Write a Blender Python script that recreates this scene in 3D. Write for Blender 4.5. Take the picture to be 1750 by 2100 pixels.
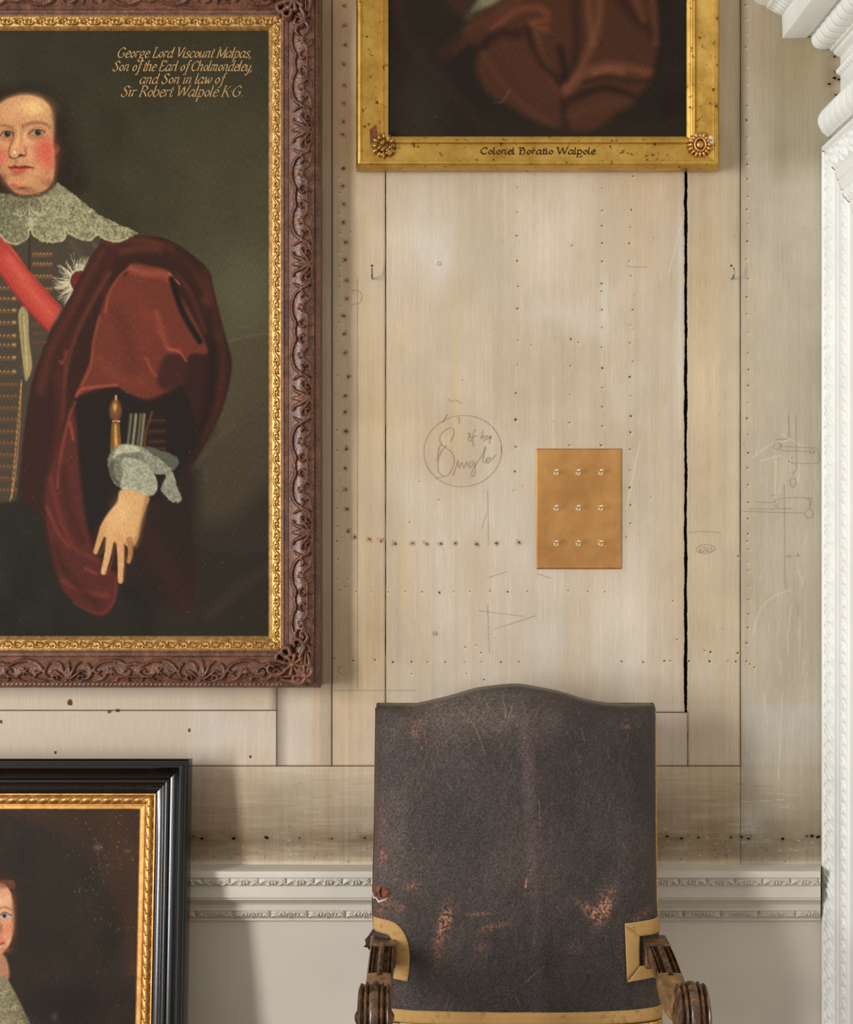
import bpy, math, random
import numpy as np
from mathutils import Vector

for o in list(bpy.data.objects): bpy.data.objects.remove(o)
S = bpy.context.scene
COL = S.collection
rng = np.random.RandomState(7)
random.seed(7)

# ------------------------------------------------------------------ camera, light, exposure
CAMD, CAMZ, F = 3.5, 1.6, 3500.0
cd = bpy.data.cameras.new('camera'); cam = bpy.data.objects.new('camera', cd); COL.objects.link(cam)
cam.location = (0, -CAMD, CAMZ); cam.rotation_euler = (math.pi/2, 0, 0)
cd.sensor_fit = 'HORIZONTAL'; cd.sensor_width = 36; cd.lens = 36*F/1750; cd.clip_start = .05
S.camera = cam
S.view_settings.view_transform = 'Standard'; S.view_settings.look = 'None'
S.view_settings.exposure = -0.10; S.view_settings.gamma = 1.0; S.view_settings.use_curve_mapping = False

W = bpy.data.worlds.new('room_ambient'); S.world = W; W.use_nodes = True
nt_ = W.node_tree; bgn = nt_.nodes['Background']; bgn.inputs[1].default_value = .92
# ambient of the room: window wall on the left brighter and cooler, far right and floor dimmer
tcw = nt_.nodes.new('ShaderNodeTexCoord'); sxw = nt_.nodes.new('ShaderNodeSeparateXYZ'); nt_.links.new(tcw.outputs['Generated'], sxw.inputs[0])
mrw = nt_.nodes.new('ShaderNodeMapRange'); mrw.inputs[1].default_value = -1; mrw.inputs[2].default_value = 1; nt_.links.new(sxw.outputs[0], mrw.inputs[0])
crw = nt_.nodes.new('ShaderNodeValToRGB'); nt_.links.new(mrw.outputs[0], crw.inputs[0])
e_ = crw.color_ramp.elements; e_[0].position = 0.0; e_[0].color = (.92, .96, 1.0, 1); e_[1].position = 1.0; e_[1].color = (.56, .53, .49, 1)
em = e_.new(.45); em.color = (.70, .665, .62, 1)
nt_.links.new(crw.outputs[0], bgn.inputs[0])

def window_light(name, loc, target, w, h, power, color):
    l = bpy.data.lights.new(name, 'AREA'); l.shape = 'RECTANGLE'; l.size = w; l.size_y = h
    l.energy = power; l.color = color
    o = bpy.data.objects.new(name, l); COL.objects.link(o); o.location = loc
    o.rotation_euler = (Vector(target)-Vector(loc)).to_track_quat('-Z', 'Y').to_euler()
window_light('window_daylight', (-3.3, -3.55, 1.75), (0, 0, 1.45), .52, 2.3, 160, (1.0, .985, .96))
window_light('window_daylight_far', (-5.0, -2.15, 1.9), (.2, 0, 1.45), .8, 2.5, 48, (.84, .91, 1.0))

# ------------------------------------------------------------------ coordinates
def P(px, py, d=0.0):
    k = (CAMD-d)/F
    return np.array([(px-875)*k, -d, CAMZ-(py-1050)*k])
def project(v):
    v = np.asarray(v); q = F/(CAMD+v[..., 1])
    return 875+v[..., 0]*q, 1050-(v[..., 2]-CAMZ)*q

def lin(c):
    c = np.clip(np.asarray(c, dtype=np.float64)/255., 0, 1)
    return np.where(c <= .04045, c/12.92, ((c+.055)/1.055)**2.4)
def L4(c): return tuple(float(x) for x in lin(c))+(1,)

# ------------------------------------------------------------------ noise + painter
def hashgrid(seed, n=256): return np.random.RandomState(seed).rand(n, n).astype(np.float32)
_HG = {}
def vnoise(x, y, seed=0):
    if seed not in _HG: _HG[seed] = hashgrid(seed+11)
    g = _HG[seed]; xi = np.floor(x).astype(int); yi = np.floor(y).astype(int)
    fx = x-xi; fy = y-yi; fx = fx*fx*(3-2*fx); fy = fy*fy*(3-2*fy)
    a = g[yi % 256, xi % 256]; b = g[yi % 256, (xi+1) % 256]; c = g[(yi+1) % 256, xi % 256]; d = g[(yi+1) % 256, (xi+1) % 256]
    return (a*(1-fx)+b*fx)*(1-fy)+(c*(1-fx)+d*fx)*fy
def fbm(x, y, sx, sy=None, seed=0, oct=4):
    sy = sy or sx; r = 0; a = .5; t = 0
    for k in range(oct):
        r = r+a*vnoise(x/sx*2**k, y/sy*2**k, seed+k); t += a; a *= .55
    return r/t                       # 0..1
def cr(pts, n=6, closed=False):
    p = np.array(pts, float); m = len(p)
    if m < 3: 
        return np.array([p[0]+(p[-1]-p[0])*t for t in np.linspace(0, 1, n+1)])
    out = []
    rngk = range(m) if closed else range(m-1)
    for i in rngk:
        if closed: a, b, c, d = p[i-1], p[i], p[(i+1) % m], p[(i+2) % m]
        else: a, b, c, d = p[max(i-1, 0)], p[i], p[i+1], p[min(i+2, m-1)]
        for t in np.linspace(0, 1, n, endpoint=False):
            out.append(.5*((2*b)+(c-a)*t+(2*a-5*b+4*c-d)*t*t+(3*b-a-3*c+d)*t**3))
    if not closed: out.append(p[-1])
    return np.array(out)
def segdist(X, Y, pts, closed=False, vals=None):
    best = np.full(X.shape, 1e9, np.float32); bv = np.zeros(X.shape, np.float32)
    n = len(pts); inside = np.zeros(X.shape, bool)
    for i in range(n if closed else n-1):
        a = pts[i]; b = pts[(i+1) % n]; dx, dy = b-a; L = dx*dx+dy*dy+1e-9
        t = np.clip(((X-a[0])*dx+(Y-a[1])*dy)/L, 0, 1)
        d = np.hypot(X-a[0]-t*dx, Y-a[1]-t*dy)
        m = d < best; best = np.where(m, d, best)
        if vals is not None: bv = np.where(m, vals[i]*(1-t)+vals[(i+1) % n]*t, bv)
        if closed:
            c = ((a[1] > Y) != (b[1] > Y)) & (X < (b[0]-a[0])*(Y-a[1])/(b[1]-a[1]+1e-12)+a[0]); inside ^= c
    return best, inside, bv
class Paint:
    def __init__(s, x0, y0, x1, y1, color, step=1.0):
        s.x0, s.y0, s.step = x0, y0, step
        s.w = int((x1-x0)/step)+1; s.h = int((y1-y0)/step)+1
        s.X, s.Y = np.meshgrid(x0+np.arange(s.w)*step, y0+np.arange(s.h)*step)
        s.X = s.X.astype(np.float32); s.Y = s.Y.astype(np.float32)
        s.c = np.zeros((s.h, s.w, 3), np.float32); s.c[:] = color
    def _box(s, pts, m):
        i0 = max(int((pts[:, 0].min()-m-s.x0)/s.step), 0); i1 = min(int((pts[:, 0].max()+m-s.x0)/s.step)+2, s.w)
        j0 = max(int((pts[:, 1].min()-m-s.y0)/s.step), 0); j1 = min(int((pts[:, 1].max()+m-s.y0)/s.step)+2, s.h)
        return (slice(j0, j1), slice(i0, i1)) if i1 > i0 and j1 > j0 else None
    def _mix(s, b, a, color):
        a = a[..., None]; s.c[b] = s.c[b]*(1-a)+np.asarray(color, np.float32)*a
    def poly(s, pts, color, soft=2, alpha=1, smooth=True, rough=0):
        p = cr(pts, 5, True) if smooth else np.array(pts, float)
        b = s._box(p, soft+4)
        if not b: return
        d, ins, _ = segdist(s.X[b], s.Y[b], p, True); d = np.where(ins, -d, d)
        if rough: d = d+rough*(fbm(s.X[b], s.Y[b], 6, seed=31)-.5)*2
        s._mix(b, np.clip(.5-d/soft, 0, 1)*alpha, color)
    def stroke(s, pts, color, w=2, soft=1.5, alpha=1, smooth=True):
        p = cr(pts, 6) if smooth else np.array(pts, float)
        ws = np.interp(np.linspace(0, 1, len(p)), np.linspace(0, 1, len(np.atleast_1d(w))), np.atleast_1d(w)) if np.ndim(w) else np.full(len(p), w)
        b = s._box(p, ws.max()+soft+2)
        if not b: return
        d, _, wv = segdist(s.X[b], s.Y[b], p, False, ws)
        s._mix(b, np.clip(.5-(d-wv/2)/soft, 0, 1)*alpha, color)
    def blob(s, cx, cy, rx, ry, color, alpha=1, rot=0, p=1.0):
        R = max(rx, ry)*2.6; b = s._box(np.array([[cx, cy]]), R)
        if not b: return
        X = s.X[b]-cx; Y = s.Y[b]-cy; r = math.radians(rot); u = X*math.cos(r)+Y*math.sin(r); v = -X*math.sin(r)+Y*math.cos(r)
        s._mix(b, alpha*np.exp(-((u/rx)**2+(v/ry)**2)**p), color)
    def sample(s, px, py):
        fx = np.clip((px-s.x0)/s.step, 0, s.w-1.001); fy = np.clip((py-s.y0)/s.step, 0, s.h-1.001)
        i = fx.astype(int); j = fy.astype(int); u = (fx-i)[..., None]; v = (fy-j)[..., None]
        return (s.c[j, i]*(1-u)+s.c[j, i+1]*u)*(1-v)+(s.c[j+1, i]*(1-u)+s.c[j+1, i+1]*u)*v

# ------------------------------------------------------------------ object helpers
def raw_mesh(name, V, faces_arr, smooth=True):
    """V (n,3); faces_arr list of arrays (m,k)"""
    me = bpy.data.meshes.new(name); V = np.asarray(V, np.float32).reshape(-1, 3)
    me.vertices.add(len(V)); me.vertices.foreach_set('co', V.ravel())
    fa = [np.asarray(f, np.int32) for f in faces_arr if len(f)]
    loops = np.concatenate([f.ravel() for f in fa]); sizes = np.concatenate([np.full(len(f), f.shape[1]) for f in fa])
    me.loops.add(len(loops)); me.loops.foreach_set('vertex_index', loops)
    me.polygons.add(len(sizes)); st = np.concatenate([[0], np.cumsum(sizes)[:-1]])
    me.polygons.foreach_set('loop_start', st.astype(np.int32))
    me.polygons.foreach_set('use_smooth', np.full(len(sizes), smooth))
    me.update(calc_edges=True); me.validate()
    return me
def link(name, me, mat, parent=None):
    o = bpy.data.objects.new(name, me); COL.objects.link(o)
    if mat is not None:
        for m in (mat if isinstance(mat, (list, tuple)) else [mat]): me.materials.append(m)
    if parent is not None:
        o.parent = parent
        if not parent.get('_rel'): 
            o.matrix_parent_inverse.identity()
        off = wloc(parent)
        if off.length > 0: me.transform(__import__('mathutils').Matrix.Translation(-off))
    return o
def wloc(o):
    v = Vector((0, 0, 0))
    while o is not None: v += o.location; o = o.parent
    return v
def setcol(me, rgb):
    a = me.color_attributes.new('Col', 'FLOAT_COLOR', 'POINT')
    c = np.ones((len(me.vertices), 4), np.float32); c[:, :3] = lin(rgb.reshape(-1, 3)); a.data.foreach_set('color', c.ravel())
def setst(me, st):
    a = me.attributes.new('st', 'FLOAT_VECTOR', 'POINT'); a.data.foreach_set('vector', np.asarray(st, np.float32).ravel())
def gridfaces(nr, nc, off=0, flip=False):
    i, j = np.meshgrid(np.arange(nr-1), np.arange(nc-1), indexing='ij'); a = off+i*nc+j
    f = np.stack([a, a+nc, a+nc+1, a+1], -1).reshape(-1, 4)
    return f[:, ::-1] if flip else f
def empty(name, loc, label=None, cat=None, group=None, kind=None):
    o = bpy.data.objects.new(name, None); COL.objects.link(o); o.location = loc; o.empty_display_size = .05
    tag(o, label, cat, group, kind); return o
def tag(o, label=None, cat=None, group=None, kind=None):
    if label: o['label'] = label
    if cat: o['category'] = cat
    if group: o['group'] = group
    if kind: o['kind'] = kind
    return o
class MB:
    """collects polygons"""
    def __init__(s): s.v = []; s.f = {}; s.n = 0
    def add(s, V, F):
        V = np.asarray(V, float).reshape(-1, 3); s.v.append(V)
        for f in F: s.f.setdefault(len(f), []).append([i+s.n for i in f])
        s.n += len(V)
    def box(s, x0, x1, y0, y1, z0, z1, b=0.0):
        if b <= 0:
            V = [(x, y, z) for z in (z0, z1) for y in (y0, y1) for x in (x0, x1)]
            s.add(V, [(0, 2, 3, 1), (4, 5, 7, 6), (0, 1, 5, 4), (2, 6, 7, 3), (0, 4, 6, 2), (1, 3, 7, 5)]); return
        V = []
        for (ax, sx) in ((x0, 1), (x1, -1)):
            for (ay, sy) in ((y0, 1), (y1, -1)):
                for (az, sz) in ((z0, 1), (z1, -1)):
                    V += [(ax, ay+sy*b, az+sz*b), (ax+sx*b, ay, az+sz*b), (ax+sx*b, ay+sy*b, az)]
        import bmesh
        bm = bmesh.new(); [bm.verts.new(v) for v in V]; r = bmesh.ops.convex_hull(bm, input=bm.verts[:])
        bm.verts.index_update(); VV = [tuple(v.co) for v in bm.verts]; FF = [tuple(v.index for v in f.verts) for f in bm.faces]; bm.free()
        s.add(VV, FF)
    def lathe(s, c, axis, prof, n=20):
        """prof: (t along axis, r)"""
        ax = Vector(axis).normalized(); a = ax.orthogonal().normalized(); b = ax.cross(a); V = []; F = []
        for (t, r) in prof:
            for k in range(n):
                th = 2*math.pi*k/n; p = Vector(c)+ax*t+(a*math.cos(th)+b*math.sin(th))*max(r, 1e-5); V.append(tuple(p))
        for i in range(len(prof)-1):
            for k in range(n): F.append((i*n+k, i*n+(k+1) % n, (i+1)*n+(k+1) % n, (i+1)*n+k))
        F.append(tuple(range(n))[::-1]); F.append(tuple((len(prof)-1)*n+k for k in range(n)))
        s.add(V, F)
    def tube(s, pts, r, n=8, smooth=True):
        p = cr(pts, 6) if smooth and len(pts) > 2 else np.array(pts, float)
        rs = np.interp(np.linspace(0, 1, len(p)), np.linspace(0, 1, len(np.atleast_1d(r))), np.atleast_1d(r)) if np.ndim(r) else np.full(len(p), r)
        V = []; F = []; up = None
        for i in range(len(p)):
            t = Vector(p[min(i+1, len(p)-1)]-p[max(i-1, 0)]).normalized()
            if up is None: up = t.orthogonal().normalized()
            up = (up-t*up.dot(t)).normalized(); sd = t.cross(up)
            for k in range(n):
                th = 2*math.pi*k/n; V.append(tuple(Vector(p[i])+(up*math.cos(th)+sd*math.sin(th))*rs[i]))
        for i in range(len(p)-1):
            for k in range(n): F.append((i*n+k, i*n+(k+1) % n, (i+1)*n+(k+1) % n, (i+1)*n+k))
        F.append(tuple(range(n))[::-1]); F.append(tuple((len(p)-1)*n+k for k in range(n)))
        s.add(V, F)
    def mesh(s, name, smooth=True, sharp=35):
        me = raw_mesh(name, np.concatenate(s.v), list(s.f.values()), smooth)
        if smooth and sharp:
            try: me.set_sharp_from_angle(angle=math.radians(sharp))
            except Exception: pass
        return me
    def build(s, name, mat, parent=None, smooth=True, sharp=35): return link(name, s.mesh(name, smooth, sharp), mat, parent)

# ------------------------------------------------------------------ materials
class NT:
    def __init__(s, name, rough=.6, metal=0, spec=.5):
        s.m = bpy.data.materials.new(name); s.m.use_nodes = True; s.t = s.m.node_tree; s.b = s.t.nodes['Principled BSDF']
        s.b.inputs['Roughness'].default_value = rough; s.b.inputs['Metallic'].default_value = metal
        s.b.inputs['Specular IOR Level'].default_value = spec
        s.tc = s.n('ShaderNodeTexCoord')
    def n(s, t, **k):
        nd = s.t.nodes.new(t)
        for a, b in k.items(): setattr(nd, a, b)
        return nd
    def l(s, a, b): s.t.links.new(a, b)
    def noise(s, scale, detail=4, rough=.55, sc=(1, 1, 1), src=None):
        mp = s.n('ShaderNodeMapping'); mp.inputs['Scale'].default_value = sc; s.l(src or s.tc.outputs['Object'], mp.inputs[0])
        nz = s.n('ShaderNodeTexNoise'); nz.inputs['Scale'].default_value = scale; nz.inputs['Detail'].default_value = detail
        nz.inputs['Roughness'].default_value = rough; s.l(mp.outputs[0], nz.inputs['Vector']); return nz.outputs['Fac']
    def ramp(s, fac, stops):
        r = s.n('ShaderNodeValToRGB'); s.l(fac, r.inputs[0]); e = r.color_ramp.elements
        while len(e) < len(stops): e.new(.5)
        for i, (p, c) in enumerate(stops): e[i].position = p; e[i].color = L4(c) if not np.isscalar(c) else (c, c, c, 1)
        return r.outputs[0]
    def mix(s, a, b, fac=.5, mode='MIX'):
        m = s.n('ShaderNodeMix', data_type='RGBA', blend_type=mode); 
        for v, i in ((fac, 0), (a, 6), (b, 7)):
            if hasattr(v, 'is_linked') or hasattr(v, 'links'): s.l(v, m.inputs[i])
            else: m.inputs[i].default_value = v
        return m.outputs[2]
    def attr(s, name='Col'):
        a = s.n('ShaderNodeAttribute', attribute_name=name); return a
    def color(s, c):
        if isinstance(c, tuple): s.b.inputs['Base Color'].default_value = c
        else: s.l(c, s.b.inputs['Base Color'])
    def bump(s, h, strength=.3, dist=.001):
        b = s.n('ShaderNodeBump'); b.inputs['Strength'].default_value = strength; b.inputs['Distance'].default_value = dist
        s.l(h, b.inputs['Height'])
        pv = s.b.inputs['Normal']
        if pv.is_linked: s.l(pv.links[0].from_socket, b.inputs['Normal'])
        s.l(b.outputs[0], s.b.inputs['Normal'])
    def rough(s, fac, lo, hi):
        m = s.n('ShaderNodeMapRange'); m.inputs[3].default_value = lo; m.inputs[4].default_value = hi; s.l(fac, m.inputs[0]); s.l(m.outputs[0], s.b.inputs['Roughness'])

def m_simple(name, c, rough=.5, metal=0, spec=.5, var=.15, vs=30, bump=.1, bs=200, bd=.0006):
    t = NT(name, rough, metal, spec); c = np.array(c, float)
    t.color(t.ramp(t.noise(vs), [(.3, tuple(c*(1-var))), (.7, tuple(np.minimum(c*(1+var), 255)))]))
    if bump: t.bump(t.noise(bs), bump, bd)
    return t.m
def m_boards():
    t = NT('aged_painted_boards', .72, 0, .25); a = t.attr()
    f = t.noise(60, 5, .6, (9, 1, .35)); g = t.noise(420, 3, .6)
    k = t.ramp(f, [(.3, .90), (.7, 1.07)])
    t.color(t.mix(t.mix(a.outputs['Color'], k, 1, 'MULTIPLY'), t.ramp(g, [(.3, .94), (.7, 1.05)]), 1, 'MULTIPLY'))
    t.bump(f, .5, .0007); t.bump(g, .25, .0005)
    return t.m
def m_canvas(name, rough=.6, spec=.10, sc=(1, 1, 1)):
    t = NT(name, rough, 0, spec); a = t.attr(); f = t.noise(800, 3, .6, (1, 1, .12)); g = t.noise(700, 2, .6, (.3, 1, 1))
    h = t.noise(900, 2, .6)
    t.color(t.mix(t.mix(a.outputs['Color'], t.ramp(f, [(.3, .72), (.7, 1.28)]), 1, 'MULTIPLY'), t.ramp(h, [(.3, .85), (.7, 1.15)]), 1, 'MULTIPLY'))
    t.bump(f, .35, .0006); t.bump(g, .2, .0004); return t.m
def m_gilt(name, c1, c2, dark, rough=.38, vs=35, wear=.42, sc=(1, 1, 1), metal=.85):
    t = NT(name, rough, metal); n1 = t.noise(vs, 6, .65, sc); n2 = t.noise(vs*4.5, 4, .7, sc)
    col = t.ramp(n1, [(.35, c1), (.65, c2)]); w = t.ramp(n2, [(wear-.07, 1.0), (wear, 0.0)])
    t.color(t.mix(col, L4(dark), w)); t.bump(n2, .35, .0007); t.rough(n1, rough-.08, rough+.15); return t.m
def m_herring(name):
    t = NT(name, .8, 0, .2); a = t.attr('st'); s = t.n('ShaderNodeSeparateXYZ'); t.l(a.outputs['Vector'], s.inputs[0])
    pp = t.n('ShaderNodeMath', operation='PINGPONG'); t.l(s.outputs[0], pp.inputs[0]); pp.inputs[1].default_value = .0055
    ad = t.n('ShaderNodeMath', operation='ADD'); t.l(pp.outputs[0], ad.inputs[0]); t.l(s.outputs[1], ad.inputs[1])
    mu = t.n('ShaderNodeMath', operation='MULTIPLY'); t.l(ad.outputs[0], mu.inputs[0]); mu.inputs[1].default_value = 2*math.pi/.0034
    sn = t.n('ShaderNodeMath', operation='SINE'); t.l(mu.outputs[0], sn.inputs[0])
    mr = t.n('ShaderNodeMapRange'); mr.inputs[1].default_value = -1; t.l(sn.outputs[0], mr.inputs[0])
    base = t.ramp(mr.outputs[0], [(.2, (124, 88, 48)), (.55, (218, 176, 112))])
    n = t.noise(55, 5, .7); t.color(t.mix(base, L4((96, 70, 38)), t.ramp(n, [(.58, 0.0), (.72, .6)])))
    t.bump(mr.outputs[0], .6, .0006); return t.m
def m_leather():
    t = NT('cracked_brown_leather', .38, 0, .5); a = t.attr()
    v = t.n('ShaderNodeTexVoronoi', feature='DISTANCE_TO_EDGE'); v.inputs['Scale'].default_value = 330
    nz = t.noise(40, 3, .6); vm = t.n('ShaderNodeMapping'); t.l(t.tc.outputs['Object'], vm.inputs[0]); t.l(vm.outputs[0], v.inputs['Vector'])
    g = t.noise(600, 4, .7); c = t.noise(90, 6, .7)
    cr_ = t.ramp(v.outputs[0], [(.0, 0.0), (.22, 1.0)])
    col = t.mix(a.outputs['Color'], t.ramp(g, [(.35, .62), (.68, 1.45)]), 1, 'MULTIPLY')
    col = t.mix(col, t.ramp(c, [(.3, .8), (.7, 1.25)]), 1, 'MULTIPLY')
    sp = t.ramp(t.noise(650, 3, .7), [(.60, 0.0), (.70, .55)])
    col = t.mix(col, t.ramp(t.noise(230, 3, .6), [(.34, .5), (.66, 1.5)]), 1, 'MULTIPLY')
    col = t.mix(col, L4((150, 118, 98)), sp)
    t.color(col); t.bump(cr_, .6, .0010); t.bump(c, .7, .0022); t.bump(g, .6, .0009); t.rough(c, .26, .46); return t.m
def m_wood_arm():
    t = NT('polished_walnut', .28, 0, .6); f = t.noise(28, 6, .65, (1, 3, 1)); g = t.noise(210, 4, .6)
    t.color(t.mix(t.ramp(f, [(.32, (34, 24, 17)), (.5, (80, 54, 34)), (.7, (128, 92, 58))]), t.ramp(g, [(.35, .6), (.65, 1.2)]), 1, 'MULTIPLY'))
    t.bump(g, .2, .0006); t.rough(f, .16, .36); return t.m

M = {}
M['board'] = m_boards()
M['white'] = m_simple('white_gloss_paint', (232, 232, 226), .45, 0, .4, .02, 8, .08, 150)
M['rail'] = m_simple('stone_coloured_paint', (212, 205, 192), .5, 0, .3, .04, 6, .12, 160)
M['plaster'] = m_simple('flat_dado_paint', (214, 205, 192), .7, 0, .25, .025, 4, .12, 260)
M['dark'] = m_simple('dark_void', (26, 20, 15), .9, 0, .1, .2)
M['pencil'] = m_simple('pencil_graphite', (142, 134, 118), .7, 0, .2, .2, 200, 0)
M['scratch'] = m_simple('pale_scratch', (222, 208, 180), .8, 0, .2, .1, 200, 0)
M['hole'] = m_simple('nail_hole_dark', (84, 56, 38), .9, 0, .1, .4, 300, .3, 500)
M['floor'] = m_simple('oak_floor', (118, 88, 60), .45, 0, .4, .25, 10)
M['brass'] = m_gilt('antique_brass', (182, 132, 78), (212, 160, 98), (150, 104, 58), .38, 9, .30, metal=.85)
M['nickel'] = m_simple('polished_nickel', (236, 222, 192), .12, 1.0, .5, .03, 40, 0)
M['steel'] = m_simple('dull_steel', (120, 128, 130), .35, .9, .5, .2, 200, .2)
M['rust'] = m_simple('rusty_iron', (110, 62, 34), .8, .2, .3, .3, 400, .4)
M['gilt_slip'] = m_gilt('gilt_carved_slip', (160, 118, 62), (200, 160, 98), (92, 60, 32), .36, 90, .43)
M['mahog'] = None
def m_mahog():
    t = NT('carved_dark_oak', .36, 0, .65); f = t.noise(45, 6, .65); g = t.noise(260, 4, .65)
    t.color(t.mix(t.ramp(f, [(.3, (72, 43, 30)), (.7, (130, 84, 60))]), t.ramp(g, [(.34, .55), (.62, 1.2)]), 1, 'MULTIPLY')); t.bump(g, .3, .0007); t.rough(g, .28, .5); return t.m
M['mahog'] = m_mahog()
M['gilt'] = m_gilt('worn_gold_leaf', (182, 138, 58), (212, 172, 88), (104, 68, 32), .36, 16, .40, (1, 1, 1))
M['gilt_v'] = M['gilt']
M['rope'] = m_gilt('gilt_rope_moulding', (188, 136, 72), (220, 170, 104), (108, 70, 36), .4, 60, .38)
M['ebony'] = m_simple('ebonised_wood', (9, 9, 10), .20, 0, .65, .3, 60, .12, 300)
M['canvas'] = m_canvas('oil_on_canvas')
M['letter'] = m_simple('ochre_lettering', (162, 128, 82), .6, 0, .3, .22, 300, .1)
M['ink'] = m_simple('black_lettering', (58, 38, 18), .7, 0, .2, .4, 300, .1)
M['leather'] = m_leather()
M['hide'] = m_simple('torn_leather_scrap', (62, 36, 26), .7, 0, .3, .4, 120, .5)
M['stuffing'] = m_simple('pale_torn_edge', (202, 184, 168), .9, 0, .1, .1, 200, .4)
M['web'] = m_herring('gold_herringbone_webbing')
M['fringe'] = m_simple('gold_fringe', (206, 160, 72), .7, 0, .3, .3, 300, .3)
M['walnut'] = m_wood_arm()
M['cuff'] = m_simple('rubbed_walnut', (124, 92, 60), .42, 0, .45, .25, 60, .15, 300)
M['flap'] = m_simple('rust_red_torn_hide', (100, 62, 46), .8, 0, .2, .35, 150, .5, 300)
M['plasterchip'] = m_simple('chipped_gesso', (226, 214, 196), .8, 0, .2, .05)

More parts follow.
